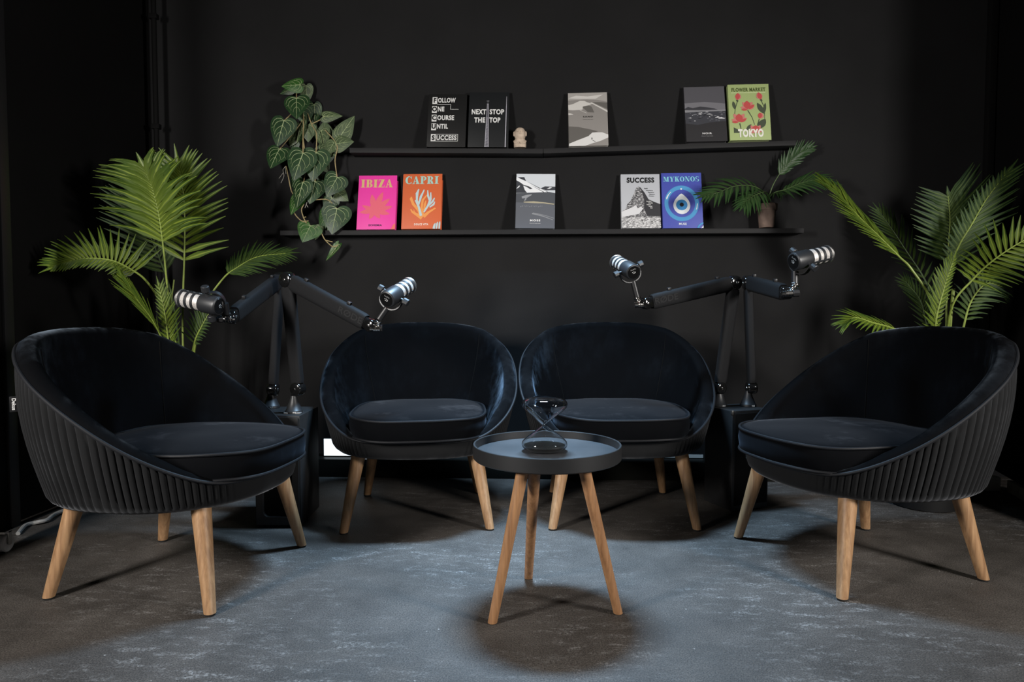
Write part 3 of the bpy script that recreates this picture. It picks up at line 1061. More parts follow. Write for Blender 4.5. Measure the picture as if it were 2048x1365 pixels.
class Book:
    """cover coordinates u across 0..1, v up 0..1"""
    def __init__(s, label, bl, br, up, cover, pages='e8e4da', th=0.030, lean=13.0, h=None, over=0.006):
        pbl, pbr = on_wall(*bl, SD - 0.012), on_wall(*br, SD - 0.012)
        s.w = (pbr - pbl).length
        s.h = h or s.w * 1.47
        mid = (pbl + pbr) / 2
        roll = math.atan2(-(pbr.z - pbl.z), s.w)
        s.t = thing('book', label, 'book', mid, (R(-lean), roll, WALL_A), 'books displayed on the wall shelves')
        s.t.location.z += th * math.sin(R(lean)) * 0.55
        cm = cmat(cover) if isinstance(cover, tuple) else cover
        w, h = s.w / 2, s.h
        mb = MB(); mb.box((-w, 0, 0), (w, 0.0028, h), 0.0006); s.front = mb.build('front_cover', cm, s.t, angle=30)
        mb = MB(); mb.box((-w, th - 0.0028, 0), (w, th, h), 0.0006); mb.build('back_cover', cm, s.t, angle=30)
        mb = MB(); mb.box((-w, 0.0028, 0), (-w + 0.0025, th - 0.0028, h)); mb.build('spine', cm, s.t, smooth=False)
        mb = MB(); mb.box((-w + 0.0025, 0.0029, 0.004), (w - over, th - 0.0029, h - over)); mb.build('page_block', cmat(pages) if isinstance(pages, tuple) else cmat(hexc(pages)), s.t, smooth=False)
        s.k = 0
    def P(s, u, v):
        return (-s.w / 2 + u * s.w, -0.0003 - 0.00022 * s.k, v * s.h)
    def polys(s, name, lst, col, mat=None):
        s.k += 1
        mb = MB()
        for i, pts in enumerate(lst):
            o_ = 0.00016 * i / len(lst)
            mb.poly([(q[0], q[1] - o_, q[2]) for q in (s.P(u, v) for u, v in pts)])
        o = mb.build(name, mat or cmat(col), s.front, smooth=False)
        if name in ('flower_print', 'foliage_print', 'rock_print'): o['kind'] = 'stuff'
        return o
    def text(s, name, txt, u, v, size, col, xs=1.0, bold=0.02, align='CENTER', width=None, space=1.06):
        """size: cap height as a fraction of the book width; width: total width as a fraction"""
        s.k += 1
        tv, tf = text_geo(txt, 1.0, bold, 1.0, align, space)
        hmax = max(p[1] for p in tv if True)
        capk = size / 0.70
        lo = min(p[0] for p in tv); hi = max(p[0] for p in tv)
        kx = (width / (hi - lo)) if width else capk * xs
        mb = MB()
        for p in tv:
            x, y, z = s.P(u, v)
            mb.vert((x + p[0] * kx * s.w, y, z + p[1] * capk * s.w))
        mb.f = list(tf)
        return mb.build(name, cmat(col), s.front, smooth=False)
    def strokes(s, name, lst, col):
        """each: list of (u, v, halfwidth) -> ribbon; units of width"""
        s.k += 1
        mb = MB()
        k = s.w / s.h
        for si_, st in enumerate(lst):
            L, Rr = [], []
            o_ = Vector((0, -0.00016 * si_ / len(lst), 0))
            for i, (u, v, hw) in enumerate(st):
                a = st[max(i - 1, 0)]; b = st[min(i + 1, len(st) - 1)]
                dx, dy = b[0] - a[0], (b[1] - a[1]) / k
                n = math.hypot(dx, dy) or 1
                nx, ny = -dy / n, dx / n
                L.append((u + nx * hw, v + ny * hw * k)); Rr.append((u - nx * hw, v - ny * hw * k))
            for i in range(len(st) - 1):
                mb.poly([Vector(s.P(*q)) + o_ for q in (L[i], L[i + 1], Rr[i + 1], Rr[i])])
        return mb.build(name, cmat(col), s.front, smooth=False)
    def serif(s, name, txt, u0, u1, v0, v1, col):
        s.k += 1
        adv = []; x = 0
        for ch in txt:
            w_, st = GLYPH[ch]
            adv.append((x, w_, st)); x += w_ + 0.06
        tot = x - 0.06
        mb = MB()
        for x0, w_, st in adv:
            for gi, pl in enumerate(st):
                o_ = Vector((0, -0.000006 * gi, 0))
                pts = [o_ + Vector(s.P(u0 + (x0 + a) / tot * (u1 - u0), v0 + b * (v1 - v0))) for a, b in pl]
                mb.poly(pts)
        return mb.build(name, cmat(col), s.front, smooth=False)

def circ(u, v, r, k, n=28, a0=0, a1=360, ry=None):
    ry = ry if ry is not None else r
    return [(u + r * math.cos(R(a0 + (a1 - a0) * i / n)), v + ry * k * math.sin(R(a0 + (a1 - a0) * i / n))) for i in range(n + (0 if abs(a1 - a0) >= 360 else 1))]

# ---- fat-face serif capitals as polygons (height 1)
def _rect(x0, y0, x1, y1): return [(x0, y0), (x1, y0), (x1, y1), (x0, y1)]
def _ser(x0, x1, y): return _rect(x0, y, x1, y + 0.07)
def _arc(cx, cy, rx, ry, ix, iy, a0, a1, n=12, sh=0.0):
    o = []
    for i in range(n):
        p, q = R(a0 + (a1 - a0) * i / n), R(a0 + (a1 - a0) * (i + 1) / n)
        o.append([(cx + rx * math.cos(p), cy + ry * math.sin(p)), (cx + rx * math.cos(q), cy + ry * math.sin(q)),
                  (cx + sh + ix * math.cos(q), cy + iy * math.sin(q)), (cx + sh + ix * math.cos(p), cy + iy * math.sin(p))])
    return o
def _diag(x0, y0, x1, y1, w): return [(x0, y0), (x0 + w, y0), (x1 + w, y1), (x1, y1)]
GLYPH = {
    'I': (0.42, [_rect(0.09, 0, 0.33, 1), _ser(0, 0.42, 0), _ser(0, 0.42, 0.93)]),
    'B': (0.66, [_rect(0.08, 0, 0.31, 1), _ser(0, 0.36, 0), _ser(0, 0.36, 0.93)] + _arc(0.34, 0.745, 0.27, 0.255, 0.08, 0.195, -90, 90) + _arc(0.34, 0.26, 0.32, 0.26, 0.10, 0.20, -90, 90)),
    'Z': (0.62, [_rect(0.03, 0.92, 0.60, 1), _rect(0.0, 0, 0.60, 0.08), _diag(0.0, 0.0, 0.32, 1.0, 0.28), _rect(0.03, 0.72, 0.07, 0.95), _rect(0.56, 0.05, 0.60, 0.30)]),
    'A': (0.74, [_diag(0.07, 0, 0.31, 1, 0.07), _diag(0.42, 0, 0.30, 1, 0.26)[:2] + [(0.42, 1.0), (0.29, 1.0)], _rect(0.14, 0.28, 0.50, 0.35), _ser(0, 0.24, 0), _ser(0.36, 0.74, 0)]),
    'C': (0.68, _arc(0.36, 0.5, 0.36, 0.51, 0.16, 0.44, 45, 315, 18, 0.04) + [_rect(0.60, 0.66, 0.66, 1.0), _rect(0.60, 0.06, 0.65, 0.26)]),
    'P': (0.64, [_rect(0.08, 0, 0.31, 1), _ser(0, 0.42, 0), _ser(0, 0.36, 0.93)] + _arc(0.34, 0.72, 0.30, 0.28, 0.09, 0.21, -90, 90)),
    'R': (0.72, [_rect(0.08, 0, 0.31, 1), _ser(0, 0.40, 0), _ser(0, 0.36, 0.93), [(0.30, 0.46), (0.52, 0.46), (0.70, 0.0), (0.47, 0.0)]] + _arc(0.34, 0.73, 0.28, 0.27, 0.08, 0.20, -90, 90)),
    'M': (0.92, [_rect(0.09, 0, 0.14, 1), _rect(0.62, 0, 0.84, 1), [(0.08, 1), (0.30, 1), (0.50, 0.12), (0.40, 0.0)], [(0.62, 1), (0.68, 1), (0.50, 0.0), (0.42, 0.0)], _ser(0, 0.24, 0), _ser(0.54, 0.92, 0), _ser(0, 0.28, 0.93), _ser(0.62, 0.92, 0.93)]),
    'Y': (0.74, [_rect(0.26, 0, 0.48, 0.46), [(0.06, 1), (0.30, 1), (0.48, 0.44), (0.26, 0.44)], [(0.60, 1), (0.67, 1), (0.48, 0.44), (0.42, 0.46)], _ser(0.16, 0.58, 0), _ser(0, 0.36, 0.93), _ser(0.52, 0.74, 0.93)]),
    'K': (0.76, [_rect(0.08, 0, 0.31, 1), _ser(0, 0.40, 0), _ser(0, 0.40, 0.93), [(0.56, 1), (0.64, 1), (0.34, 0.42), (0.30, 0.50)], [(0.34, 0.55), (0.46, 0.72), (0.72, 0.0), (0.47, 0.0)], _ser(0.44, 0.76, 0), _ser(0.48, 0.72, 0.93)]),
    'O': (0.74, _arc(0.37, 0.5, 0.37, 0.51, 0.15, 0.44, 0, 360, 26)),
    'N': (0.78, [_rect(0.09, 0, 0.14, 1), _rect(0.63, 0, 0.68, 1), [(0.06, 1), (0.30, 1), (0.69, 0.0), (0.50, 0.0)], _ser(0, 0.24, 0), _ser(0, 0.26, 0.93), _ser(0.53, 0.78, 0.93)]),
    'S': (0.58, _arc(0.29, 0.745, 0.27, 0.26, 0.12, 0.19, 60, 255, 12) + _arc(0.29, 0.255, 0.29, 0.26, 0.12, 0.19, 75, -120, 12) + [[(0.06, 0.62), (0.18, 0.56), (0.54, 0.36), (0.42, 0.44)], _rect(0.48, 0.70, 0.53, 1.0), _rect(0.03, 0.0, 0.08, 0.30)]),
}

# ---- FOCUS
b = Book('black book with the vertical word FOCUS in white letter boxes', (853, 295.2), (930.5, 295.5), None, hexc('161616'), '0c0c0c')
W = hexc('dcdcda')
ys = [0.885, 0.715, 0.550, 0.385, 0.195]
b.polys('letter_boxes', [[(0.10, v - 0.075), (0.225, v - 0.075), (0.225, v + 0.055), (0.10, v + 0.055)] for v in ys[:4]] + [[(0.10, 0.105), (0.225, 0.105), (0.225, 0.235), (0.10, 0.235)]], W)
b.strokes('cover_lines', [[(0.225, 0.800, 0.005), (0.58, 0.800, 0.005)], [(0.58, 0.805, 0.005), (0.58, 0.705, 0.005)], [(0.575, 0.71, 0.005), (0.79, 0.71, 0.005)],
                          [(0.10, 0.235, 0.005), (0.80, 0.235, 0.005)], [(0.10, 0.105, 0.005), (0.80, 0.105, 0.005)], [(0.795, 0.105, 0.005), (0.795, 0.235, 0.005)]], W)
for v, a, rest, wd in zip(ys, 'FOCUS', ('OLLOW', 'NE', 'OURSE', 'NTIL', 'UCCESS'), (0.46, 0.17, 0.44, 0.285, 0.52)):
    vv = 0.125 if a == 'S' else v - 0.045
    b.text('title_initial', a, 0.163, vv, 0.125, hexc('0c0c0c'), 0.85, 0.045)
    b.text('title_lettering', rest, 0.245, vv, 0.125, W, bold=0.04, space=1.1, align='LEFT', width=wd)
# ---- NEXT STOP THE TOP
b = Book('black book reading NEXT STOP THE TOP around a pale tower', (935, 295.6), (1016, 296.0), None, hexc('17191b'), '0c0c0c')
b.polys('tower_print', [[(0.42, 0.0), (0.515, 0.0), (0.485, 0.79), (0.455, 0.79)]], hexc('55555c'))
lines = [[(0.425, 0.0, 0.006), (0.457, 0.79, 0.004)], [(0.512, 0.0, 0.006), (0.484, 0.79, 0.004)]]
for i in range(26):
    v = 0.005 + i * 0.021
    k = v / 0.79
    lines.append([(0.42 + 0.035 * k, v, 0.003), (0.515 - 0.03 * k, v + 0.012, 0.003)])
lines += [[(0.44, 0.835, 0.004), (0.50, 0.835, 0.004)], [(0.46, 0.815, 0.004), (0.48, 0.815, 0.004)], [(0.93, 0.0, 0.010), (0.932, 0.6, 0.008), (0.935, 0.92, 0.003)]]
b.strokes('tower_lines', lines, hexc('c4c2cc'))
for t_, u, v, wd, al in (('NEXT', 0.43, 0.595, 0.36, 'RIGHT'), ('STOP', 0.52, 0.595, 0.36, 'LEFT'), ('THE', 0.415, 0.445, 0.275, 'RIGHT'), ('TOP', 0.52, 0.445, 0.275, 'LEFT')):
    b.text('title_lettering', t_, u, v, 0.128, hexc('e2e2e0'), bold=0.04, space=1.1, align=al, width=wd)
# ---- SAND
b = Book('grey and white book with sand dunes and the small word SAND', (1138, 294.4), (1217, 292.6), None, hexc('8f8b87'), 'c9c6c0')
b.polys('dune_print', [[(0, 0.86), (0, 1), (1, 1), (1, 0.82), (0.75, 0.86), (0.4, 0.87)]], hexc('a8a49f'))
b.polys('dune_print', [[(0, 0.90), (0.2, 0.95), (0.5, 0.93), (0.9, 0.96), (0.7, 0.88), (0.3, 0.885)], [(0, 0.77), (0.12, 0.79), (0.30, 0.85), (0.42, 0.845), (0.48, 0.82), (0.56, 0.80), (0.62, 0.79), (0.55, 0.765), (0.38, 0.74), (0.36, 0.68), (0.12, 0.67), (0, 0.68)],
                       [(0.56, 0.81), (1, 0.62), (1, 0.655), (0.60, 0.815)], [(0, 0.585), (0.13, 0.59), (0.06, 0.615), (0, 0.62)], [(0.28, 0.68), (0.47, 0.615), (0.46, 0.612), (0.30, 0.665)]], hexc('cfccc7'))
b.polys('dune_print', [[(0.62, 0.815), (1, 0.68), (1, 0.80), (0.8, 0.815)], [(0.36, 0.73), (0.52, 0.76), (0.60, 0.73), (0.66, 0.62), (0.5, 0.63)], [(0, 0.37), (0.25, 0.355), (0.55, 0.305), (0.75, 0.265), (0.6, 0.24), (0.5, 0.175), (0.2, 0.08), (0, 0.035)]], hexc('66635f'))
b.polys('dune_print', [[(0, 0.0), (0, 0.045), (0.25, 0.115), (0.5, 0.18), (0.60, 0.245), (0.85, 0.245), (1, 0.20), (1, 0.145), (0.80, 0.085), (0.62, 0.05), (0.45, 0.01), (0.42, 0)]], hexc('dedddb'))
b.strokes('walker_print', [[(0.585, 0.115, 0.012), (0.585, 0.150, 0.010)], [(0.60, 0.10, 0.006), (0.67, 0.075, 0.006)]], hexc('1c1c1c'))
b.text('title_lettering', 'SAND', 0.50, 0.530, 0.040, hexc('2a2826'), bold=0.02, width=0.25, space=1.3)
b.text('subtitle_lettering', 'Natural Inspiration', 0.50, 0.485, 0.016, hexc('4a4744'), bold=0.01, width=0.26)
# ---- NOIR
b = Book('dark grey book with an icy black beach and the word NOIR', (1373, 285.6), (1455, 283.6), None, hexc('2e2d30'), '3a393b')
b.polys('sky_print', [[(0, 0.63), (1, 0.60), (1, 1), (0, 1)]], hexc('56555a'))
b.polys('sky_print', [[(0, 0.56), (1, 0.55), (1, 0.68), (0.5, 0.72), (0, 0.70)]], hexc('77767b'))
b.polys('hill_print', [[(0, 0.60), (0.08, 0.635), (0.2, 0.61), (0.38, 0.635), (0.55, 0.62), (0.72, 0.595), (0.82, 0.57), (0, 0.57)]], hexc('3c3c41'))
b.polys('sea_print', [[(0, 0.45), (1, 0.47), (1, 0.57), (0.6, 0.565), (0, 0.575)]], hexc('8a8a8e'))
b.polys('beach_print', [[(0, 0), (1, 0), (1, 0.545), (0.5, 0.54), (0, 0.53)]], hexc('3f4046'))
b.polys('beach_print', [[(0, 0), (1, 0), (1, 0.36), (0.6, 0.34), (0.3, 0.30), (0, 0.33)]], hexc('302f31'))
fl_ = []
r2 = random.Random(3)
for i in range(46):
    v = 0.36 + 0.17 * r2.random() ** 0.8; u = r2.random() * 0.93 + 0.02; wv = 0.02 + 0.05 * r2.random()
    fl_.append([(u, v), (u + wv, v - 0.004), (min(u + wv * 1.3, 0.99), v + 0.004), (u + wv * 0.5, v + 0.009)])
b.polys('ice_print', fl_[:26], hexc('77787e'))
b.polys('ice_print', fl_[26:34] + [[(0.72, 0.42), (0.80, 0.45), (0.86, 0.425)], [(0.80, 0.405), (0.88, 0.435), (0.98, 0.40)], [(0.52, 0.49), (0.60, 0.50), (0.68, 0.48)], [(0.57, 0.44), (0.60, 0.45), (0.62, 0.435)]], hexc('d8d8da'))
b.polys('rock_print', fl_[34:], hexc('202023'))
b.text('title_lettering', 'NOIR', 0.51, 0.128, 0.042, hexc('e0e0e0'), bold=0.03, width=0.23, space=1.2)
b.text('subtitle_lettering', 'Natural Inspiration', 0.51, 0.088, 0.016, hexc('b8b8b8'), bold=0.01, width=0.28)
# ---- FLOWER MARKET TOKYO
b = Book('thick sage green book with red flowers reading FLOWER MARKET TOKYO', (1460.5, 283.2), (1543, 281.8), None, hexc('a9ba7c'), 'b9c592', th=0.045, lean=11)
kk = b.w / b.h
G = hexc('4a5340'); RD = hexc('c3524f'); RL = hexc('cf7f77')
b.text('title_lettering', 'FLOWER MARKET', 0.50, 0.872, 0.092, hexc('4a5729'), bold=0.04, width=0.83, space=1.13)
b.strokes('title_rule', [[(0.07, 0.848, 0.006), (0.92, 0.850, 0.006)]], hexc('d6e0b0'))
stems = [[(0.22, 0.70, 0.008), (0.16, 0.56, 0.007), (0.13, 0.44, 0.006)], [(0.80, 0.70, 0.008), (0.87, 0.58, 0.007), (0.86, 0.36, 0.006)], [(0.46, 0.53, 0.012), (0.56, 0.40, 0.007), (0.61, 0.27, 0.007)],
         [(0.25, 0.30, 0.014), (0.28, 0.18, 0.007)], [(0.73, 0.37, 0.010), (0.67, 0.25, 0.007)]]
b.strokes('stalk_print', stems, G)
def leafp(u0, v0, u1, v1, w):
    dx, dy = u1 - u0, (v1 - v0) / kk
    n = math.hypot(dx, dy); nx, ny = -dy / n, dx / n
    pts = []
    for i in range(9):
        t_ = i / 8; ww = w * math.sin(PI * t_) ** 0.8
        pts.append((u0 + (u1 - u0) * t_ + nx * ww, v0 + (v1 - v0) * t_ + ny * ww * kk))
    for i in range(7, 0, -1):
        t_ = i / 8; ww = w * math.sin(PI * t_) ** 0.8
        pts.append((u0 + (u1 - u0) * t_ - nx * ww, v0 + (v1 - v0) * t_ - ny * ww * kk))
    return pts
b.polys('foliage_print', [leafp(0.15, 0.55, 0.11, 0.70, 0.04), leafp(0.84, 0.47, 0.70, 0.66, 0.06), leafp(0.85, 0.46, 0.90, 0.66, 0.035), leafp(0.70, 0.20, 0.88, 0.37, 0.085), leafp(0.40, 0.17, 0.53, 0.28, 0.04),
                          [(0.10, 0.13), (0.10, 0.23), (0.20, 0.19), (0.26, 0.13)], leafp(0.23, 0.68, 0.20, 0.74, 0.025), leafp(0.82, 0.68, 0.78, 0.74, 0.025)], G)
def petals(u, v, s_):
    return [leafp(u, v - 0.03, u - 0.17 * s_, v + 0.01, 0.045 * s_), leafp(u, v - 0.03, u + 0.17 * s_, v + 0.03, 0.05 * s_), leafp(u, v - 0.02, u - 0.12 * s_, v + 0.10 * s_, 0.05 * s_), leafp(u, v - 0.02, u + 0.12 * s_, v + 0.10 * s_, 0.05 * s_)]
b.polys('flower_print', petals(0.46, 0.58, 1.0) + petals(0.24, 0.36, 1.1) + petals(0.63, 0.16, 1.0) + [leafp(0.20, 0.72, 0.28, 0.83, 0.075), leafp(0.80, 0.72, 0.72, 0.84, 0.075), leafp(0.74, 0.375, 0.80, 0.48, 0.07)], RL)
b.polys('flower_print', [leafp(0.45, 0.55, 0.45, 0.70, 0.085), leafp(0.24, 0.32, 0.24, 0.47, 0.09), leafp(0.63, 0.14, 0.63, 0.26, 0.09), leafp(0.22, 0.72, 0.24, 0.845, 0.055), leafp(0.79, 0.72, 0.74, 0.85, 0.055), leafp(0.74, 0.38, 0.76, 0.485, 0.05),
                          leafp(0.46, 0.54, 0.30, 0.545, 0.03), leafp(0.48, 0.55, 0.63, 0.63, 0.035), leafp(0.26, 0.32, 0.42, 0.38, 0.035), leafp(0.22, 0.32, 0.06, 0.325, 0.03)], RD)
b.text('city_lettering', 'TOKYO', 0.51, 0.062, 0.185, hexc('efeee2'), bold=0.055, width=0.62, space=1.12)
# ---- IBIZA
b = Book('hot pink book reading IBIZA with an orange leaf shape', (712.7, 461.0), (790.0, 460.6), None, hexc('ee3fa6'), 'b02a7c', th=0.032)
kk = b.w / b.h
def leafk(u, v, ang, L, w):
    return leafp(u, v, u + L * math.cos(R(ang)), v + L * kk * math.sin(R(ang)), w)
b.polys('leaf_print', [leafk(0.44, 0.34, a, L, w) for a, L, w in ((100, 0.46, 0.075), (68, 0.56, 0.075), (40, 0.52, 0.07), (14, 0.48, 0.065), (-12, 0.42, 0.06), (-52, 0.26, 0.06), (-118, 0.25, 0.06), (186, 0.38, 0.06), (155, 0.36, 0.05))] + [circ(0.43, 0.355, 0.15, kk)], hexc('e7667a'))
b.serif('title_lettering', 'IBIZA', 0.06, 0.90, 0.775, 0.925, hexc('d8b47c'))
b.text('subtitle_lettering', 'BOHEMIA', 0.48, 0.060, 0.052, hexc('4a1a4e'), bold=0.02, width=0.34)
b.polys('corner_print', [[(0.88, 0.0), (1, 0), (1, 0.11), (0.94, 0.08), (0.92, 0.04)]], hexc('ec6f68'))
# ---- CAPRI
b = Book('orange book reading CAPRI with pale coral branches', (802.4, 460.0), (881.5, 459.6), None, hexc('d5663a'), 'b9552f', th=0.032)
kk = b.w / b.h
OR = hexc('f0a056'); BL = hexc('bfd3d6')
b.strokes('coral_print', [[(0.52, 0.20, 0.06), (0.40, 0.25, 0.04), (0.26, 0.31, 0.025), (0.22, 0.36, 0.012)], [(0.52, 0.21, 0.05), (0.42, 0.34, 0.035), (0.28, 0.45, 0.035), (0.22, 0.55, 0.035), (0.23, 0.58, 0.012)],
                          [(0.53, 0.22, 0.05), (0.50, 0.38, 0.03), (0.52, 0.52, 0.028), (0.62, 0.61, 0.015)], [(0.55, 0.22, 0.05), (0.68, 0.30, 0.03), (0.85, 0.375, 0.018)], [(0.56, 0.33, 0.02), (0.58, 0.44, 0.03), (0.60, 0.51, 0.012)],
                          [(0.40, 0.26, 0.02), (0.32, 0.30, 0.015), (0.30, 0.35, 0.008)]], OR)
b.strokes('coral_print', [[(0.49, 0.235, 0.032), (0.44, 0.36, 0.028), (0.37, 0.52, 0.026), (0.37, 0.64, 0.036), (0.41, 0.72, 0.014)], [(0.42, 0.44, 0.02), (0.47, 0.58, 0.030), (0.55, 0.71, 0.014)], [(0.41, 0.40, 0.018), (0.33, 0.52, 0.014)],
                          [(0.56, 0.30, 0.02), (0.66, 0.42, 0.028), (0.72, 0.54, 0.03), (0.72, 0.66, 0.014)], [(0.70, 0.50, 0.02), (0.65, 0.60, 0.026), (0.64, 0.70, 0.012)], [(0.68, 0.42, 0.018), (0.78, 0.50, 0.026), (0.82, 0.56, 0.012)], [(0.70, 0.39, 0.016), (0.80, 0.44, 0.026), (0.83, 0.49, 0.012)]], BL)
b.serif('title_lettering', 'CAPRI', 0.06, 0.91, 0.815, 0.955, hexc('a9cfc3'))
b.text('subtitle_lettering', 'DOLCE VITA', 0.50, 0.065, 0.048, hexc('f4ece0'), bold=0.03, width=0.36, space=1.12)
b.strokes('corner_print', [[(0.82, 0.0, 0.03), (0.84, 0.07, 0.025), (0.86, 0.10, 0.01)], [(0.89, 0.0, 0.02), (0.90, 0.08, 0.025), (0.92, 0.125, 0.01)], [(0.96, 0.0, 0.02), (0.965, 0.09, 0.022), (0.975, 0.13, 0.01)]], BL)
# ---- MOSS
b = Book('grey landscape book with snowy mountain slopes reading MOSS', (1030.5, 458.2), (1109.3, 459.0), None, hexc('5b5f66'), 'a8abb0')
b.polys('sky_print', [[(0, 0.62), (1, 0.62), (1, 1), (0, 1)]], hexc('d6dce2'))
b.polys('snow_print', [[(0, 0.655), (0, 0.94), (0.22, 0.87), (0.5, 0.76), (0.85, 0.66), (1, 0.655)]], hexc('eef1f4'))
b.polys('rock_print', [[(0.03, 0.935), (0.20, 0.94), (0.25, 0.865), (0.18, 0.885), (0.10, 0.91)], [(0, 0.70), (0, 0.88), (0.1, 0.84), (0.2, 0.79), (0.32, 0.77), (0.42, 0.725), (0.36, 0.715), (0.26, 0.76), (0.18, 0.78), (0.22, 0.70), (0.28, 0.65), (0, 0.645)],
                       [(0.62, 0.73), (0.74, 0.77), (1, 0.765), (1, 0.70), (0.85, 0.70), (0.78, 0.695)], [(0.28, 0.855), (0.62, 0.735), (0.60, 0.728)], [(0.35, 0.80), (0.72, 0.665), (0.70, 0.66)], [(0.62, 0.735), (0.84, 0.66), (0.82, 0.655)]], hexc('3d4046'))
b.polys('snow_print', [[(0, 0.72), (0.06, 0.775), (0.10, 0.78), (0.07, 0.745)], [(0.78, 0.72), (0.86, 0.755), (0.92, 0.75), (0.86, 0.725)]], hexc('e4e7ea'))
b.polys('ground_print', [[(0, 0), (1, 0), (1, 0.645), (0.85, 0.665), (0.5, 0.655), (0.35, 0.65), (0, 0.64)]], hexc('51555b'))
b.polys('ground_print', [[(0, 0), (1, 0), (1, 0.42), (0.6, 0.46), (0, 0.47)]], hexc('62666e'))
b.strokes('river_print', [[(0.15, 0.56, 0.03), (0.27, 0.58, 0.04), (0.40, 0.615, 0.012)], [(0.22, 0.50, 0.01), (0.26, 0.545, 0.02)], [(0.42, 0.265, 0.006), (0.46, 0.28, 0.008)], [(0.42, 0.265, 0.010), (0.70, 0.22, 0.010), (0.95, 0.155, 0.006)], [(0.46, 0.275, 0.008), (0.75, 0.235, 0.006), (0.98, 0.185, 0.005)]], hexc('9a9da2'))
b.strokes('track_print', [[(0.2, 0.475, 0.012), (0.45, 0.475, 0.025), (0.7, 0.465, 0.016), (0.98, 0.44, 0.014)]], hexc('b5ad94'))
b.strokes('rubble_print', [[(0.12 + i * 0.045, 0.385 + 0.02 * ((i * 7) % 5) / 5, 0.008), (0.14 + i * 0.045, 0.40 + 0.02 * ((i * 3) % 5) / 5, 0.006)] for i in range(13)], hexc('8d9096'))
b.text('title_lettering', 'MOSS', 0.50, 0.125, 0.048, hexc('f2f2f2'), bold=0.04, width=0.26, space=1.3)
b.text('subtitle_lettering', 'Natural Inspiration', 0.50, 0.083, 0.018, hexc('d8d8d8'), bold=0.01, width=0.28)
# ---- SUCCESS
b = Book('pale book with a snowy black and white peak reading SUCCESS', (1243.4, 458.3), (1322, 458.0), None, hexc('bfc2c8'), 'd9d9d9')
def rock_mat():
    m, nt, bb = new_mat('print_rock')
    f = noise(nt, coords(nt, (1, 1, 1.8)), 85, 8, 0.75)
    nt.links.new(ramp(nt, f, [(0.44, (0.035, 0.035, 0.038)), (0.52, (0.20, 0.20, 0.21)), (0.58, (0.62, 0.62, 0.63))]), bb.inputs['Base Color'])
    bb.inputs['Roughness'].default_value = 0.5
    m, nt, bb = new_mat('print_snow')
    f = noise(nt, coords(nt, (1, 1, 2.6)), 70, 8, 0.75)
    nt.links.new(ramp(nt, f, [(0.40, (0.05, 0.05, 0.052)), (0.50, (0.45, 0.45, 0.46)), (0.56, (0.78, 0.78, 0.79))]), bb.inputs['Base Color'])
    bb.inputs['Roughness'].default_value = 0.5
rock_mat()
b.polys('peak_print', [[(0, 0.30), (0.12, 0.36), (0.15, 0.44), (0.24, 0.50), (0.34, 0.66), (0.36, 0.70), (0.40, 0.75), (0.45, 0.765), (0.50, 0.75), (0.60, 0.66), (0.70, 0.53), (0.85, 0.48), (1, 0.44), (1, 0.0), (0, 0)]], None, 'print_rock')
b.polys('peak_print', [[(0.50, 0.75), (0.46, 0.764), (0.52, 0.70), (0.56, 0.60), (0.60, 0.50), (0.58, 0.36), (0.66, 0.22), (1, 0.22), (1, 0.44), (0.85, 0.48), (0.70, 0.53), (0.60, 0.66)]], hexc('36363a'))
b.polys('peak_print', [[(0, 0.20), (0.15, 0.22), (0.45, 0.26), (0.56, 0.36), (0.50, 0.40), (0.42, 0.36), (0.38, 0.43), (0.30, 0.39), (0, 0.30)]], hexc('dcdde0'))
b.polys('peak_print', [[(0, 0.0), (1, 0.0), (1, 0.20), (0.75, 0.19), (0.45, 0.20), (0.2, 0.19), (0, 0.20)]], None, 'print_snow')
b.text('title_lettering', 'SUCCESS', 0.505, 0.845, 0.128, hexc('141416'), bold=0.045, width=0.71, space=1.12)
for t_, u, v in (('Belief', 0.60, 0.722), ('Persistence', 0.645, 0.686), ('Discipline', 0.695, 0.651), ('Rejection', 0.72, 0.616), ('Criticism', 0.71, 0.581)):
    b.text('small_lettering', t_, u, v, 0.026, hexc('2a2a2c'), 0.95, 0.03, 'LEFT')
for t_, u, v in (('Sacrifice', 0.645, 0.481), ('Doubts', 0.695, 0.450), ('Failure', 0.65, 0.420), ('Sweat', 0.70, 0.390), ('Risk', 0.735, 0.358)):
    b.text('small_lettering', t_, u, v, 0.026, hexc('e8e8e8'), 0.95, 0.03, 'LEFT')
# ---- MYKONOS
b = Book('blue book with a white and blue eye amulet reading MYKONOS', (1326.2, 458.4), (1407, 457.8), None, hexc('4a55b0'), '3a4390')
kk = b.w / b.h
SK = hexc('4f9bd0')
cu_, cv_ = 0.485, 0.445
ring = [[(cu_ + ro * math.cos(R(a)), cv_ + ro * kk * 1.10 * math.sin(R(a))) for ro, a in ((0.43, a0), (0.43, a0 + 10), (0.335, a0 + 10), (0.335, a0))] for a0 in range(0, 360, 10)]
b.polys('amulet_print', ring, SK)
tear = []
for i in range(40):
    a = 2 * PI * i / 40
    x = 0.21 * math.sin(a) * (1 - 0.55 * max(0, math.cos(a)) ** 2.2)
    y = math.cos(a)
    tear.append((cu_ + x, 0.405 + (0.215 * y if y > 0 else 0.155 * y)))
b.polys('amulet_print', [tear, circ(cu_, 0.705, 0.022, kk), [(0.10, 0.545), (0.145, 0.60), (0.22, 0.655), (0.235, 0.655), (0.17, 0.60), (0.125, 0.52), (0.105, 0.52)], [(0.83, 0.315), (0.865, 0.35), (0.885, 0.44), (0.868, 0.44), (0.85, 0.37)]], hexc('e9eef2'))
b.polys('amulet_print', [circ(cu_, 0.415, 0.142, kk)], hexc('3f8ac6'))
b.polys('amulet_print', [circ(cu_, 0.420, 0.054, kk)], hexc('1c1a1e'))
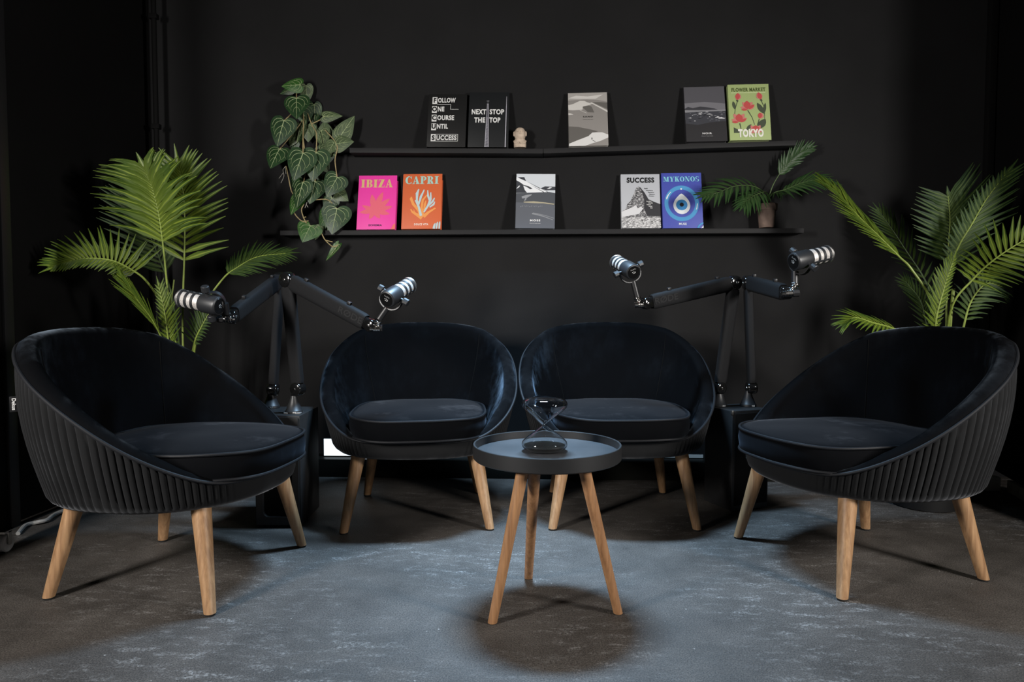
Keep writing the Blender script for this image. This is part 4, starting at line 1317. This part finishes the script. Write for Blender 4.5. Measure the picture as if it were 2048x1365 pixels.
b.serif('title_lettering', 'MYKONOS', 0.045, 0.94, 0.84, 0.93, hexc('86cfe0'))
b.text('subtitle_lettering', 'MUSE', 0.49, 0.055, 0.055, hexc('dfe6f4'), bold=0.03, width=0.19)
b.polys('corner_print', [[(0.84, 0.0), (0.88, 0.05), (0.94, 0.085), (1, 0.10), (1, 0.075), (0.94, 0.05), (0.90, 0.02), (0.89, 0)]], SK)
b.polys('corner_print', [[(0.95, 0.0), (1, 0.0), (1, 0.045)]], hexc('e9eef2'))

# ================================================================== STONE FIGURE
sp_ = on_wall(1040, 295.5, 0.065)
fg = thing('stone_figure', 'small beige carved stone figure on the upper shelf beside the black books', 'figurine', (sp_.x, sp_.y, sp_.z - 0.0008), (0, 0, WALL_A))
u_ = 1 / 9.31 / FPX * 3.37
mb = MB()
def ellrow(rx, ry, z, n=24, p=2.6):
    return [(rx * sgnpow(math.cos(2 * PI * j / n), 2 / p), ry * sgnpow(math.sin(2 * PI * j / n), 2 / p), z) for j in range(n)]
rows = [ellrow(a, b_, z) for a, b_, z in ((0.0285, 0.022, 0.0), (0.0295, 0.023, 0.003), (0.0300, 0.023, 0.018), (0.0295, 0.0225, 0.028), (0.0265, 0.021, 0.036), (0.0235, 0.019, 0.041), (0.0215, 0.018, 0.0435))]
b_ = mb.grid(rows, close_u=True); mb.f.append(tuple(b_ + j for j in range(24))[::-1]); mb.f.append(tuple(b_ + 24 * 6 + j for j in range(24)))
mb.build('body', 'stone_beige', fg, angle=50)
mb = MB()
rows = [ellrow(a, b_, z, 24, 2.2) for a, b_, z in ((0.0205, 0.0175, 0.0415), (0.0245, 0.0205, 0.0455), (0.0268, 0.0225, 0.056), (0.0272, 0.0230, 0.066), (0.0255, 0.0215, 0.078), (0.0215, 0.0185, 0.087), (0.0145, 0.0125, 0.0935), (0.006, 0.005, 0.0962))]
b_ = mb.grid(rows, close_u=True); mb.f.append(tuple(b_ + j for j in range(24))[::-1]); mb.f.append(tuple(b_ + 24 * 7 + j for j in range(24)))
hd = mb.build('head', 'stone_beige', fg, angle=50)
for sg in (-1, 1):
    mb = MB(); mb.lathe([(0.002, -0.012), (0.0045, -0.009), (0.0055, 0.0), (0.0045, 0.009), (0.002, 0.012)], 10, Matrix.Translation((sg * 0.0275, -0.002, 0.066))); mb.build('ear', 'stone_beige', hd)
mb = MB(); mb.box((-0.0025, -0.0255, 0.060), (0.0025, -0.021, 0.074), 0.001); mb.build('nose', 'stone_beige', hd)
for sg in (-1, 1):
    mb = MB(); mb.tube(spline([(sg * 0.004, -0.0232, 0.073), (sg * 0.009, -0.0225, 0.0735), (sg * 0.014, -0.0205, 0.071)], 6), 0.0011, 6); mb.build('eye_lid', 'stone_beige', hd)
for sg in (-1, 1):
    mb = MB(); mb.tube(spline([(sg * 0.028, -0.008, 0.030), (sg * 0.024, -0.018, 0.020), (sg * 0.010, -0.0235, 0.016), (sg * 0.002, -0.0240, 0.020)], 10), 0.0042, 8); mb.build('arm', 'stone_beige', fg)

# ================================================================== PALMS
def leaflet_mb(mb, base, d, nrm, L, W, droop, fold=0.35, seg=6, curl=0.0):
    d = d.normalized()
    side = d.cross(nrm)
    if side.length < 1e-5: side = d.cross(Vector((0.3, 0.2, 0.9)))
    side.normalize()
    n = side.cross(d).normalized()
    rows, uvs = [], []
    prev = base
    for i in range(seg + 1):
        s_ = i / seg
        p = base + d * (L * s_) + Vector((0, 0, -1)) * (droop * L * s_ * s_) + n * (curl * L * s_ * s_)
        w = W * 0.5 * (min(1.0, (s_ + 0.10) / 0.38) ** 0.7) * (max(0.0, 1 - s_) ** 0.62 if s_ > 0.35 else 1 - 0.25 * (0.35 - s_))
        if i == seg: w = W * 0.03
        rows.append([p - side * w + n * (fold * w), p, p + side * w + n * (fold * w)])
        uvs.append([(0.02, s_ + 0.001), (0.5, s_ + 0.001), (0.98, s_ + 0.001)])
    mb.grid(rows, uvs=uvs)

def frond(root, rel, pts, nl, L, W, ang=(62, 28), nrm=(0, -1, 0.25), droop=0.15, sides=(1.0, 1.0), t0=0.35, leaf='palm_leaf', stem='palm_stem', rad=0.006, single=True, lift=0.15, curl=0.0, fold=0.35, seed=1, tipL=0.45, baseL=0.6, angs=None, endL=0.9):
    """pts: (px, py, depth) along the rachis from the base to the tip"""
    rr_ = random.Random(seed)
    P = [at(x, y, d) - Vector(rel) for x, y, d in pts]
    S = spline(P, 48)
    rads = [rad * (1 - 0.75 * i / 47) for i in range(48)]
    mb = MB(); mb.tube(S, rads, 7)
    fr_ = mb.build('frond', stem, root)
    allm = MB()
    nv = Vector(nrm)
    for k in range(nl):
        t = t0 + (1 - t0) * (k + 0.5) / nl
        tt = (t - t0) / (1 - t0)
        i = min(46, int(t * 47)); f_ = t * 47 - i
        p = S[i].lerp(S[i + 1], f_)
        T = (S[min(i + 2, 47)] - S[max(i - 2, 0)]).normalized()
        Nn = (nv - T * nv.dot(T))
        if Nn.length < 1e-4: Nn = Vector((0, 0, 1)).cross(T)
        Nn.normalize()
        Sd = T.cross(Nn).normalized()
        prof = (baseL + (1 - baseL) * min(1, tt / 0.35)) if tt < 0.35 else (1 - (1 - tipL) * ((tt - 0.35) / 0.65) ** 1.5)
        for si, (sg, sc) in enumerate(((1, sides[0]), (-1, sides[1]))):
            if sc <= 0.02: continue
            aa = angs[si] if angs else ang
            a = R(aa[0] + (aa[1] - aa[0]) * tt + rr_.uniform(-4, 4))
            d = T * math.cos(a) + Sd * sg * math.sin(a) + Nn * (lift + rr_.uniform(-0.05, 0.05))
            m1 = MB() if single else allm
            leaflet_mb(m1, p + Sd * sg * rads[i] * 0.5, d, Nn, L * prof * sc * rr_.uniform(0.92, 1.06), W * (0.75 + 0.25 * prof), droop * rr_.uniform(0.75, 1.25), fold, 6, curl)
            if single:
                m1.build('leaflet', leaf, fr_, angle=80)
    # end leaflet
    m1 = MB() if single else allm
    leaflet_mb(m1, S[-1], (S[-1] - S[-4]), nv, L * tipL * endL, W * 0.8, droop * 0.5, fold)
    if single: m1.build('leaflet', leaf, fr_, angle=80)
    else:
        o = allm.build('leaflets', leaf, fr_, angle=80); o['kind'] = 'stuff'
    return fr_

def pot(root, r0, r1, h, mat, soil=True):
    mb = MB()
    mb.lathe([(r0 * 0.96, 0.0), (r0, 0.004), (r1 * 0.97, h - 0.03), (r1, h - 0.028), (r1, h), (r1 - 0.008, h), (r1 - 0.010, h - 0.03)], 40, cap=False)
    b = len(mb.v)
    mb.lathe([(0.001, 0.0), (r0 * 0.96, 0.0)], 40, cap=False)
    mb.build('pot', mat, root, angle=40)
    mb = MB(); mb.lathe([(r1 - 0.0105, h - 0.034), (r1 * 0.5, h - 0.026), (0.002, h - 0.022)], 32); mb.build('soil', 'potting_soil', root)

# ---- tall palm, left
LP = Vector((-1.36, 2.98, 0))
tp_ = thing('potted_palm', 'tall bright green palm in a dark pot behind the armchair facing right', 'plant', LP, group=None)
pot(tp_, 0.10, 0.13, 0.24, 'black_pot')
B0 = (385, 940, 2.98)
def F(*a, **k): return frond(tp_, LP, *a, **k)
# front frond
F([B0, (362, 780, 2.95), (342, 660, 2.90), (334, 570, 2.86), (327, 500, 2.83), (318, 432, 2.80), (305, 378, 2.78), (289, 338, 2.77)], 22, 0.275, 0.0300, ang=(54, 34), nrm=(0.10, -1, 0.15), droop=0.30, t0=0.60, lift=0.10, seed=11, endL=0.6, baseL=0.85, tipL=0.50, fold=0.45)
# second, behind
F([B0, (372, 800, 3.0), (366, 690, 3.0), (366, 600, 2.98), (369, 500, 2.96), (369, 425, 2.95), (365, 375, 2.94), (358, 335, 2.93)], 20, 0.235, 0.0280, ang=(66, 32), nrm=(-0.05, -1, 0.1), droop=0.10, t0=0.53, lift=0.02, seed=12, leaf='palm_leaf', baseL=0.9, tipL=0.5)
# arching left
F([B0, (365, 740, 2.92), (322, 612, 2.84), (293, 563, 2.78), (260, 538, 2.72), (222, 521, 2.66), (177, 517, 2.62), (140, 524, 2.60), (112, 533, 2.60)], 25, 0.150, 0.0190, nrm=(0.1, -1, 0.30), angs=[(104, 24), (60, 18)], droop=0.10, t0=0.46, lift=0.10, seed=13, sides=(1.0, 0.40), curl=-0.10, baseL=1.0, tipL=0.55)
# right arching, dark and far
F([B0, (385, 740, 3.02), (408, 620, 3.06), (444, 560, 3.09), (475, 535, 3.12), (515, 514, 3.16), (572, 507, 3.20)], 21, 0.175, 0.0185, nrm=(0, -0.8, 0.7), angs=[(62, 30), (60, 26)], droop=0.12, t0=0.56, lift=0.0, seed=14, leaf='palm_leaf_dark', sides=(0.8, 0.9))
# low left narrow
F([B0, (345, 750, 2.85), (322, 674, 2.76), (302, 635, 2.73), (273, 597, 2.70), (242, 552, 2.68)], 19, 0.150, 0.017, nrm=(-0.5, -0.7, 0.4), angs=[(24, 14), (26, 12)], droop=0.05, t0=0.42, lift=0.05, seed=15)
# low centre narrow
F([B0, (352, 760, 2.85), (338, 690, 2.78), (330, 630, 2.75), (318, 575, 2.74)], 15, 0.120, 0.015, nrm=(0.6, -0.7, 0.3), angs=[(44, 26), (40, 26)], droop=0.10, t0=0.42, lift=0.0, seed=16, sides=(0.9, 0.5))
# low right
F([B0, (380, 760, 2.95), (388, 690, 2.90), (404, 652, 2.88), (425, 615, 2.88)], 13, 0.150, 0.016, nrm=(0.2, -0.7, 0.6), ang=(60, 34), droop=0.30, t0=0.50, lift=0.0, seed=17, leaf='palm_leaf_dark', sides=(0.3, 1.0))
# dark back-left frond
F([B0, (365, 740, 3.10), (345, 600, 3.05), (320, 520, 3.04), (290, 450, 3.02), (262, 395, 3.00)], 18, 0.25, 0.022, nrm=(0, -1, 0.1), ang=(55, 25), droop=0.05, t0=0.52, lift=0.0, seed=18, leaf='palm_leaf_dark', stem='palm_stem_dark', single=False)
for q in ([(378, 900, 2.98), (352, 760, 2.95), (340, 640, 2.95), (348, 560, 2.97)], [(385, 900, 2.98), (384, 760, 2.93), (392, 680, 2.90), (412, 622, 2.90)]):
    mb = MB(); mb.tube(spline([at(*a) - LP for a in q], 16), [0.006 - 0.0002 * i for i in range(16)], 7); mb.build('stalk', 'palm_stem', tp_)

# ---- slender palm, right corner
RP = Vector((1.735, 2.84, 0))
rp_ = thing('potted_palm', 'slender arching palm in a dark pot in the right corner behind the armchair facing left', 'plant', RP)
pot(rp_, 0.125, 0.145, 0.22, 'black_pot')
RB = (1893, 930, 2.84)
def G_(*a, **k): return frond(rp_, RP, *a, **k)
G_([RB, (1880, 730, 2.80), (1866, 612, 2.76), (1824, 540, 2.76), (1799, 514, 2.78), (1757, 472, 2.82), (1718, 434, 2.87), (1682, 393, 2.92), (1652, 368, 2.95)], 27, 0.190, 0.0210, nrm=(0.35, -0.8, 0.45), angs=[(26, 16), (34, 18)], droop=0.10, t0=0.50, lift=0.02, seed=21, sides=(1.0, 0.75))
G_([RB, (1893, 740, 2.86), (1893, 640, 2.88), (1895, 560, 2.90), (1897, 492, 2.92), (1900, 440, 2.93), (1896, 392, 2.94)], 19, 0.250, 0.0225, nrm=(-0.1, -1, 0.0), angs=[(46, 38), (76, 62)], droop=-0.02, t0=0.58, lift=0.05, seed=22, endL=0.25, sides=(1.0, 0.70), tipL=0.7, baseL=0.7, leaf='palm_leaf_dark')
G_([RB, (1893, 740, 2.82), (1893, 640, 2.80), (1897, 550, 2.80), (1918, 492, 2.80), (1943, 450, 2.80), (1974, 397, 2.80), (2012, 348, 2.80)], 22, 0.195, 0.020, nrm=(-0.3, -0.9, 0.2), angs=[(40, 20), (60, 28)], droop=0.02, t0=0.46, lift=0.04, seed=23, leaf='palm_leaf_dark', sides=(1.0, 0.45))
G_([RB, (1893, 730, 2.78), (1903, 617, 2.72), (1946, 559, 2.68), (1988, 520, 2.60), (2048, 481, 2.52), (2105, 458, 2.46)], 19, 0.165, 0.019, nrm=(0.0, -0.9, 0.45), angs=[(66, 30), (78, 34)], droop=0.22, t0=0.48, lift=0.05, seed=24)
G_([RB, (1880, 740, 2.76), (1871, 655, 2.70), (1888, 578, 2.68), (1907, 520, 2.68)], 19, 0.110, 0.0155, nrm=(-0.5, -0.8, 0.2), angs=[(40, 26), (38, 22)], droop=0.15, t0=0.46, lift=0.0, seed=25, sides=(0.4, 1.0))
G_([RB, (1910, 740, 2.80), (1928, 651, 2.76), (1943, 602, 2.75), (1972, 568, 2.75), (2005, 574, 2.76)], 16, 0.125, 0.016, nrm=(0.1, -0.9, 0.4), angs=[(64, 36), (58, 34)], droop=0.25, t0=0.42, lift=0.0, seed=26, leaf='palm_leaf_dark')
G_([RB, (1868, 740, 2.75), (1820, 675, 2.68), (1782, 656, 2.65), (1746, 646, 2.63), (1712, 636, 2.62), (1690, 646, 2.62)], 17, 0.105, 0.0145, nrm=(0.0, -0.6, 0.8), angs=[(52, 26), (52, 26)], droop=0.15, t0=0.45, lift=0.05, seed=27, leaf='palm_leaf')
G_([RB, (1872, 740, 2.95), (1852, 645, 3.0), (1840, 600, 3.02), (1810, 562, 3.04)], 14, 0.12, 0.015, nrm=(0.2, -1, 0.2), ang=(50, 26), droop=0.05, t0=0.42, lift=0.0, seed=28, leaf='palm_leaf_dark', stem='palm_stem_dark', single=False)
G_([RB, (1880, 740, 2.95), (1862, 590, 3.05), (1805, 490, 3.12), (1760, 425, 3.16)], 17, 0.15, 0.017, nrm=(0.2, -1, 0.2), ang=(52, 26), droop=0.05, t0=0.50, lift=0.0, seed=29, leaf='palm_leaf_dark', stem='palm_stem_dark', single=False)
mb = MB(); mb.tube(spline([at(*a) - RP for a in [(1897, 900, 2.84), (1898, 720, 2.80), (1901, 640, 2.78), (1907, 578, 2.78)]], 14), 0.0065, 7); mb.build('stalk', 'palm_stem', rp_)

# ---- small potted palm on the lower shelf
SPp = on_wall(1533, 456.2, 0.062)
sp2 = thing('potted_palm', 'small glossy palm in a terracotta pot on the lower shelf', 'plant', SPp)
mb = MB()
mb.lathe([(0.001, 0.0), (0.033, 0.0), (0.0345, 0.002), (0.0425, 0.082), (0.0425, 0.0825), (0.0475, 0.083), (0.0490, 0.112), (0.0470, 0.114), (0.0430, 0.113), (0.0415, 0.100)], 44, cap=False)
mb.build('pot', 'terracotta', sp2, angle=40)
mb = MB(); mb.lathe([(0.0418, 0.100), (0.02, 0.105), (0.001, 0.106)], 28); mb.build('soil', 'potting_soil', sp2)
dS_ = SPp.y
SB = (1534, 412, dS_)
def H(*a, **k): return frond(sp2, SPp, *a, **k)
kw = dict(leaf='small_palm_leaf', stem='palm_stem_dark', rad=0.0032)
H([SB, (1526, 385, dS_ - 0.02), (1503, 372, dS_ - 0.06), (1468, 373, dS_ - 0.10), (1435, 386, dS_ - 0.13), (1410, 392, dS_ - 0.15)], 12, 0.130, 0.0225, nrm=(0.0, -0.8, 0.7), angs=[(72, 30), (60, 26)], droop=0.22, t0=0.30, lift=0.0, seed=31, sides=(1.05, 0.8), **kw)
H([SB, (1534, 386, dS_ - 0.03), (1516, 388, dS_ - 0.09), (1499, 398, dS_ - 0.13), (1488, 410, dS_ - 0.15)], 10, 0.105, 0.0215, nrm=(0.0, -0.8, 0.7), ang=(62, 26), droop=0.30, t0=0.30, lift=0.0, seed=32, **kw)
H([SB, (1543, 378, dS_), (1556, 353, dS_ + 0.005), (1573, 331, dS_ + 0.005), (1595, 311, dS_ + 0.005), (1618, 299, dS_)], 13, 0.108, 0.0200, nrm=(0.2, -1, 0.3), ang=(38, 20), droop=0.02, t0=0.42, lift=0.05, seed=33, sides=(0.75, 1.0), **kw)
H([SB, (1545, 388, dS_ - 0.02), (1572, 379, dS_ - 0.05), (1603, 366, dS_ - 0.08), (1634, 360, dS_ - 0.11), (1660, 365, dS_ - 0.13)], 13, 0.125, 0.0205, nrm=(0.0, -0.8, 0.7), angs=[(48, 22), (46, 22)], droop=0.26, t0=0.34, lift=0.0, seed=34, sides=(0.9, 1.0), **kw)
H([SB, (1540, 392, dS_ - 0.03), (1552, 386, dS_ - 0.07), (1562, 388, dS_ - 0.09)], 6, 0.060, 0.012, nrm=(0.0, -0.8, 0.7), ang=(60, 30), droop=0.30, t0=0.30, lift=0.0, seed=35, **kw)

# ================================================================== HANGING VINE
VP = on_wall(590, 172, 0.02)
vine = thing('hanging_vine', 'trailing vine with heart-shaped white-veined leaves hanging on the wall', 'plant', VP)
def heart_xy(t):
    """outline in leaf units: base notch at (0,0), tip at (0,-1), t in 0..1 down the right side"""
    pts = [(0.0, 0.0), (0.06, 0.10), (0.17, 0.175), (0.30, 0.165), (0.41, 0.08), (0.465, -0.06), (0.455, -0.22), (0.395, -0.40), (0.30, -0.58), (0.19, -0.75), (0.085, -0.90), (0.0, -1.0)]
    u = t * 11; k = min(int(u), 10); f = u - k
    P = [pts[max(k - 1, 0)], pts[k], pts[k + 1], pts[min(k + 2, 11)]]
    c = []
    for i in (0, 1):
        a, b_, c_, d_ = (p[i] for p in P)
        c.append(0.5 * (2 * b_ + (c_ - a) * f + (2 * a - 5 * b_ + 4 * c_ - d_) * f * f + (3 * b_ - a - 3 * c_ + d_) * f ** 3))
    return max(c[0], 0.0), c[1]

def heart_leaf(base, tip, wpx, off, mat, tilt=0.0, lean=0.0, cup=0.16):
    """base/tip: pixels of the petiole joint and the leaf tip; wpx: width in pixels; off: distance from wall;
    tilt: how far the tip comes towards the room; lean: sideways turn"""
    B = on_wall(*base, off) - VP
    Tt = on_wall(*tip, max(off + tilt, 0.012)) - VP
    ax = Tt - B
    L = ax.length
    ax.normalize()
    face = Vector((lean, -1, 0.12))
    face = (face - ax * face.dot(ax)).normalized()
    sx = ax.cross(face).normalized()
    L *= 1.14
    wm = wpx * 1.22 / FPX * 3.3
    kx = wm / 0.93
    def M_(x, y, dz=0.0):
        q = -y
        z = -cup * (abs(x) ** 1.5) * L * 1.2 - 0.10 * L * max(q, 0) ** 2 + 0.03 * L * math.sin(6 * y) * abs(x)
        return B + sx * (x * kx) + ax * (q * L) + face * (z + dz)
    mb = MB()
    n, m = 22, 5
    for sg in (-1, 1):
        rows = []
        for i in range(n + 1):
            X, Y = heart_xy(i / n)
            yc = min(Y, 0.0) if Y < 0 else -0.0
            rows.append([M_(sg * X * j / m, (yc + (Y - yc) * (j / m))) for j in range(m + 1)])
        mb.grid(rows if sg > 0 else [r[::-1] for r in rows])
    lf = mb.build('leaf', mat, vine, angle=85)
    # raised pale veins
    vb = MB()
    dz = 0.0011
    def vein(pts, r0, r1):
        S = spline([Vector((a, b_, 0)) for a, b_ in pts], 9)
        vb.tube([M_(p.x, p.y, dz) for p in S], [r0 + (r1 - r0) * i / 8 for i in range(9)], 5)
    k = L / 0.085
    vein([(0, 0), (0.0, -0.35), (0, -0.65), (0, -0.95)], 0.0013 * k, 0.0005 * k)
    for sg in (-1, 1):
        vein([(0, 0), (0.10 * sg, 0.06), (0.26 * sg, 0.05), (0.36 * sg, -0.06), (0.385 * sg, -0.22)], 0.0009 * k, 0.0004 * k)
        vein([(0, 0), (0.13 * sg, -0.03), (0.25 * sg, -0.12), (0.29 * sg, -0.28), (0.25 * sg, -0.46)], 0.0009 * k, 0.0004 * k)
        vein([(0, -0.18), (0.12 * sg, -0.28), (0.20 * sg, -0.42), (0.19 * sg, -0.58)], 0.0007 * k, 0.0003 * k)
        vein([(0, -0.42), (0.09 * sg, -0.52), (0.12 * sg, -0.68)], 0.0006 * k, 0.0003 * k)
        vein([(0.29 * sg, -0.28), (0.37 * sg, -0.33)], 0.0004 * k, 0.0003 * k)
    vb.build('leaf_veins', 'vine_vein', lf)
    return lf

HL, HBr, HP = 'heart_leaf', 'heart_leaf_bright', 'heart_leaf_pale'
LEAVES = [
    ((600, 170), (566, 171), 26, 0.10, HBr, 0.00, 0.0),
    ((612, 172), (614, 204), 24, 0.05, HP, 0.0, 0.4),
    ((628, 210), (630, 248), 26, 0.03, HL, 0.0, 0.3),
    ((593, 197), (592, 231), 43, 0.10, HL, 0.04, 0.0),
    ((568, 242), (554, 286), 46, 0.12, HL, 0.02, -0.1),
    ((647, 233), (679, 231), 20, 0.09, HP, 0.02, 0.0),
    ((680, 274), (705, 236), 31, 0.08, HP, 0.0, 0.2),
    ((650, 272), (649, 244), 30, 0.05, HP, 0.0, 0.0),
    ((643, 262), (648, 292), 30, 0.05, HP, 0.02, -0.3),
    ((604, 240), (592, 280), 18, 0.06, HP, 0.02, -0.6),
    ((616, 250), (616, 280), 30, 0.045, HP, 0.0, 0.2),
    ((588, 276), (580, 291), 16, 0.06, HP, 0.0, 0.0),
    ((672, 288), (702, 283), 30, 0.09, HP, 0.02, 0.0),
    ((668, 286), (655, 305), 26, 0.085, HP, 0.02, 0.0),
    ((559, 299), (541, 331), 47, 0.10, HL, 0.03, -0.3),
    ((606, 307), (588, 353), 50, 0.14, HL, 0.03, -0.05),
    ((632, 306), (625, 355), 47, 0.12, HL, 0.02, 0.1),
    ((640, 300), (668, 309), 26, 0.08, HP, 0.0, 0.0),
    ((606, 366), (592, 410), 38, 0.11, HL, 0.02, -0.35),
    ((630, 364), (620, 402), 41, 0.09, HL, 0.02, 0.15),
    ((675, 355), (655, 388), 41, 0.11, HL, 0.02, 0.0),
    ((598, 392), (582, 424), 30, 0.09, HBr, 0.03, -0.3),
    ((676, 386), (694, 400), 24, 0.06, HP, 0.0, 0.0),
    ((656, 424), (640, 452), 30, 0.075, HBr, 0.0, -0.2),
    ((674, 418), (664, 462), 50, 0.12, HL, 0.02, 0.05),
    ((662, 440), (648, 462), 26, 0.08, HBr, 0.0, 0.0),
    ((621, 452), (606, 480), 44, 0.125, HBr, 0.02, -0.1),
    ((640, 455), (632, 478), 16, 0.118, HP, 0.0, 0.8),
    ((676, 490), (655, 519), 12, 0.09, HBr, 0.0, 0.7),
    ((585, 178), (562, 186), 16, 0.04, HL, 0.0, 0.0),
    ((606, 216), (610, 246), 34, 0.06, HL, 0.0, 0.2),
    ((584, 268), (590, 300), 34, 0.05, HL, 0.0, -0.2),
    ((650, 300), (648, 332), 34, 0.06, HL, 0.0, 0.3),
    ((618, 336), (612, 366), 36, 0.06, HL, 0.0, 0.0),
    ((600, 345), (583, 372), 32, 0.07, HL, 0.0, -0.3),
    ((645, 352), (648, 384), 32, 0.05, HL, 0.0, 0.2),
    ((640, 318), (655, 342), 28, 0.07, HP, 0.0, 0.4),
    ((588, 250), (586, 276), 26, 0.06, HP, 0.0, -0.3),
    ((664, 396), (650, 420), 30, 0.06, HL, 0.0, 0.0),
]
for bs, tpx, w_, of, mt, tl, ln in LEAVES:
    heart_leaf(bs, tpx, w_, of, mt, tl, ln)
STEMS = [
    [(592, 176, 0.02), (593, 186, 0.06), (593, 197, 0.10)], [(599, 172, 0.09), (603, 182, 0.05), (606, 195, 0.03)],
    [(606, 195, 0.03), (607, 240, 0.07), (606, 275, 0.12), (606, 306, 0.14)], [(606, 200, 0.03), (623, 248, 0.07), (633, 268, 0.10), (632, 306, 0.12)],
    [(606, 195, 0.03), (585, 225, 0.09), (568, 242, 0.12)], [(607, 240, 0.06), (575, 280, 0.09), (559, 299, 0.10)],
    [(623, 248, 0.07), (640, 240, 0.08), (650, 233, 0.09)], [(650, 260, 0.06), (674, 290, 0.09), (670, 320, 0.10), (674, 354, 0.11)],
    [(606, 275, 0.10), (612, 330, 0.08), (607, 366, 0.11)], [(633, 290, 0.09), (634, 330, 0.07), (630, 364, 0.09)],
    [(572, 332, 0.09), (576, 350, 0.08), (584, 385, 0.08), (598, 393, 0.09)],
    [(586, 422, 0.10), (594, 434, 0.11), (605, 443, 0.12), (617, 442, 0.12)], [(608, 408, 0.10), (603, 420, 0.11), (607, 435, 0.12), (613, 447, 0.125)],
    [(606, 436, 0.115), (612, 434, 0.115)], [(630, 400, 0.09), (655, 400, 0.10), (674, 418, 0.12)],
    [(621, 452, 0.12), (641, 465, 0.12), (650, 480, 0.115), (666, 494, 0.10), (676, 490, 0.09)], [(651, 481, 0.115), (665, 484, 0.12)],
]
for st in STEMS:
    mb = MB(); mb.tube(spline([on_wall(x, y, o) - VP for x, y, o in st], 14), 0.0026, 7); mb.build('stem', 'vine_stem', vine)
for st in ([(572, 332, 0.09), (566, 340, 0.085), (568, 352, 0.085), (562, 366, 0.085)], [(567, 345, 0.085), (558, 357, 0.085)], [(570, 334, 0.09), (572, 348, 0.085)], [(614, 405, 0.10), (610, 416, 0.105)], [(612, 408, 0.10), (616, 415, 0.105)]):
    mb = MB(); mb.tube(spline([on_wall(x, y, o) - VP for x, y, o in st], 10), 0.0011, 5); mb.build('root_fibre', 'root_white', vine)
mb = MB(); mb.tube([on_wall(592, 176, 0.0) - VP, on_wall(592, 176, 0.03) - VP], 0.004, 8); mb.build('wall_hook', 'black_plastic', vine)
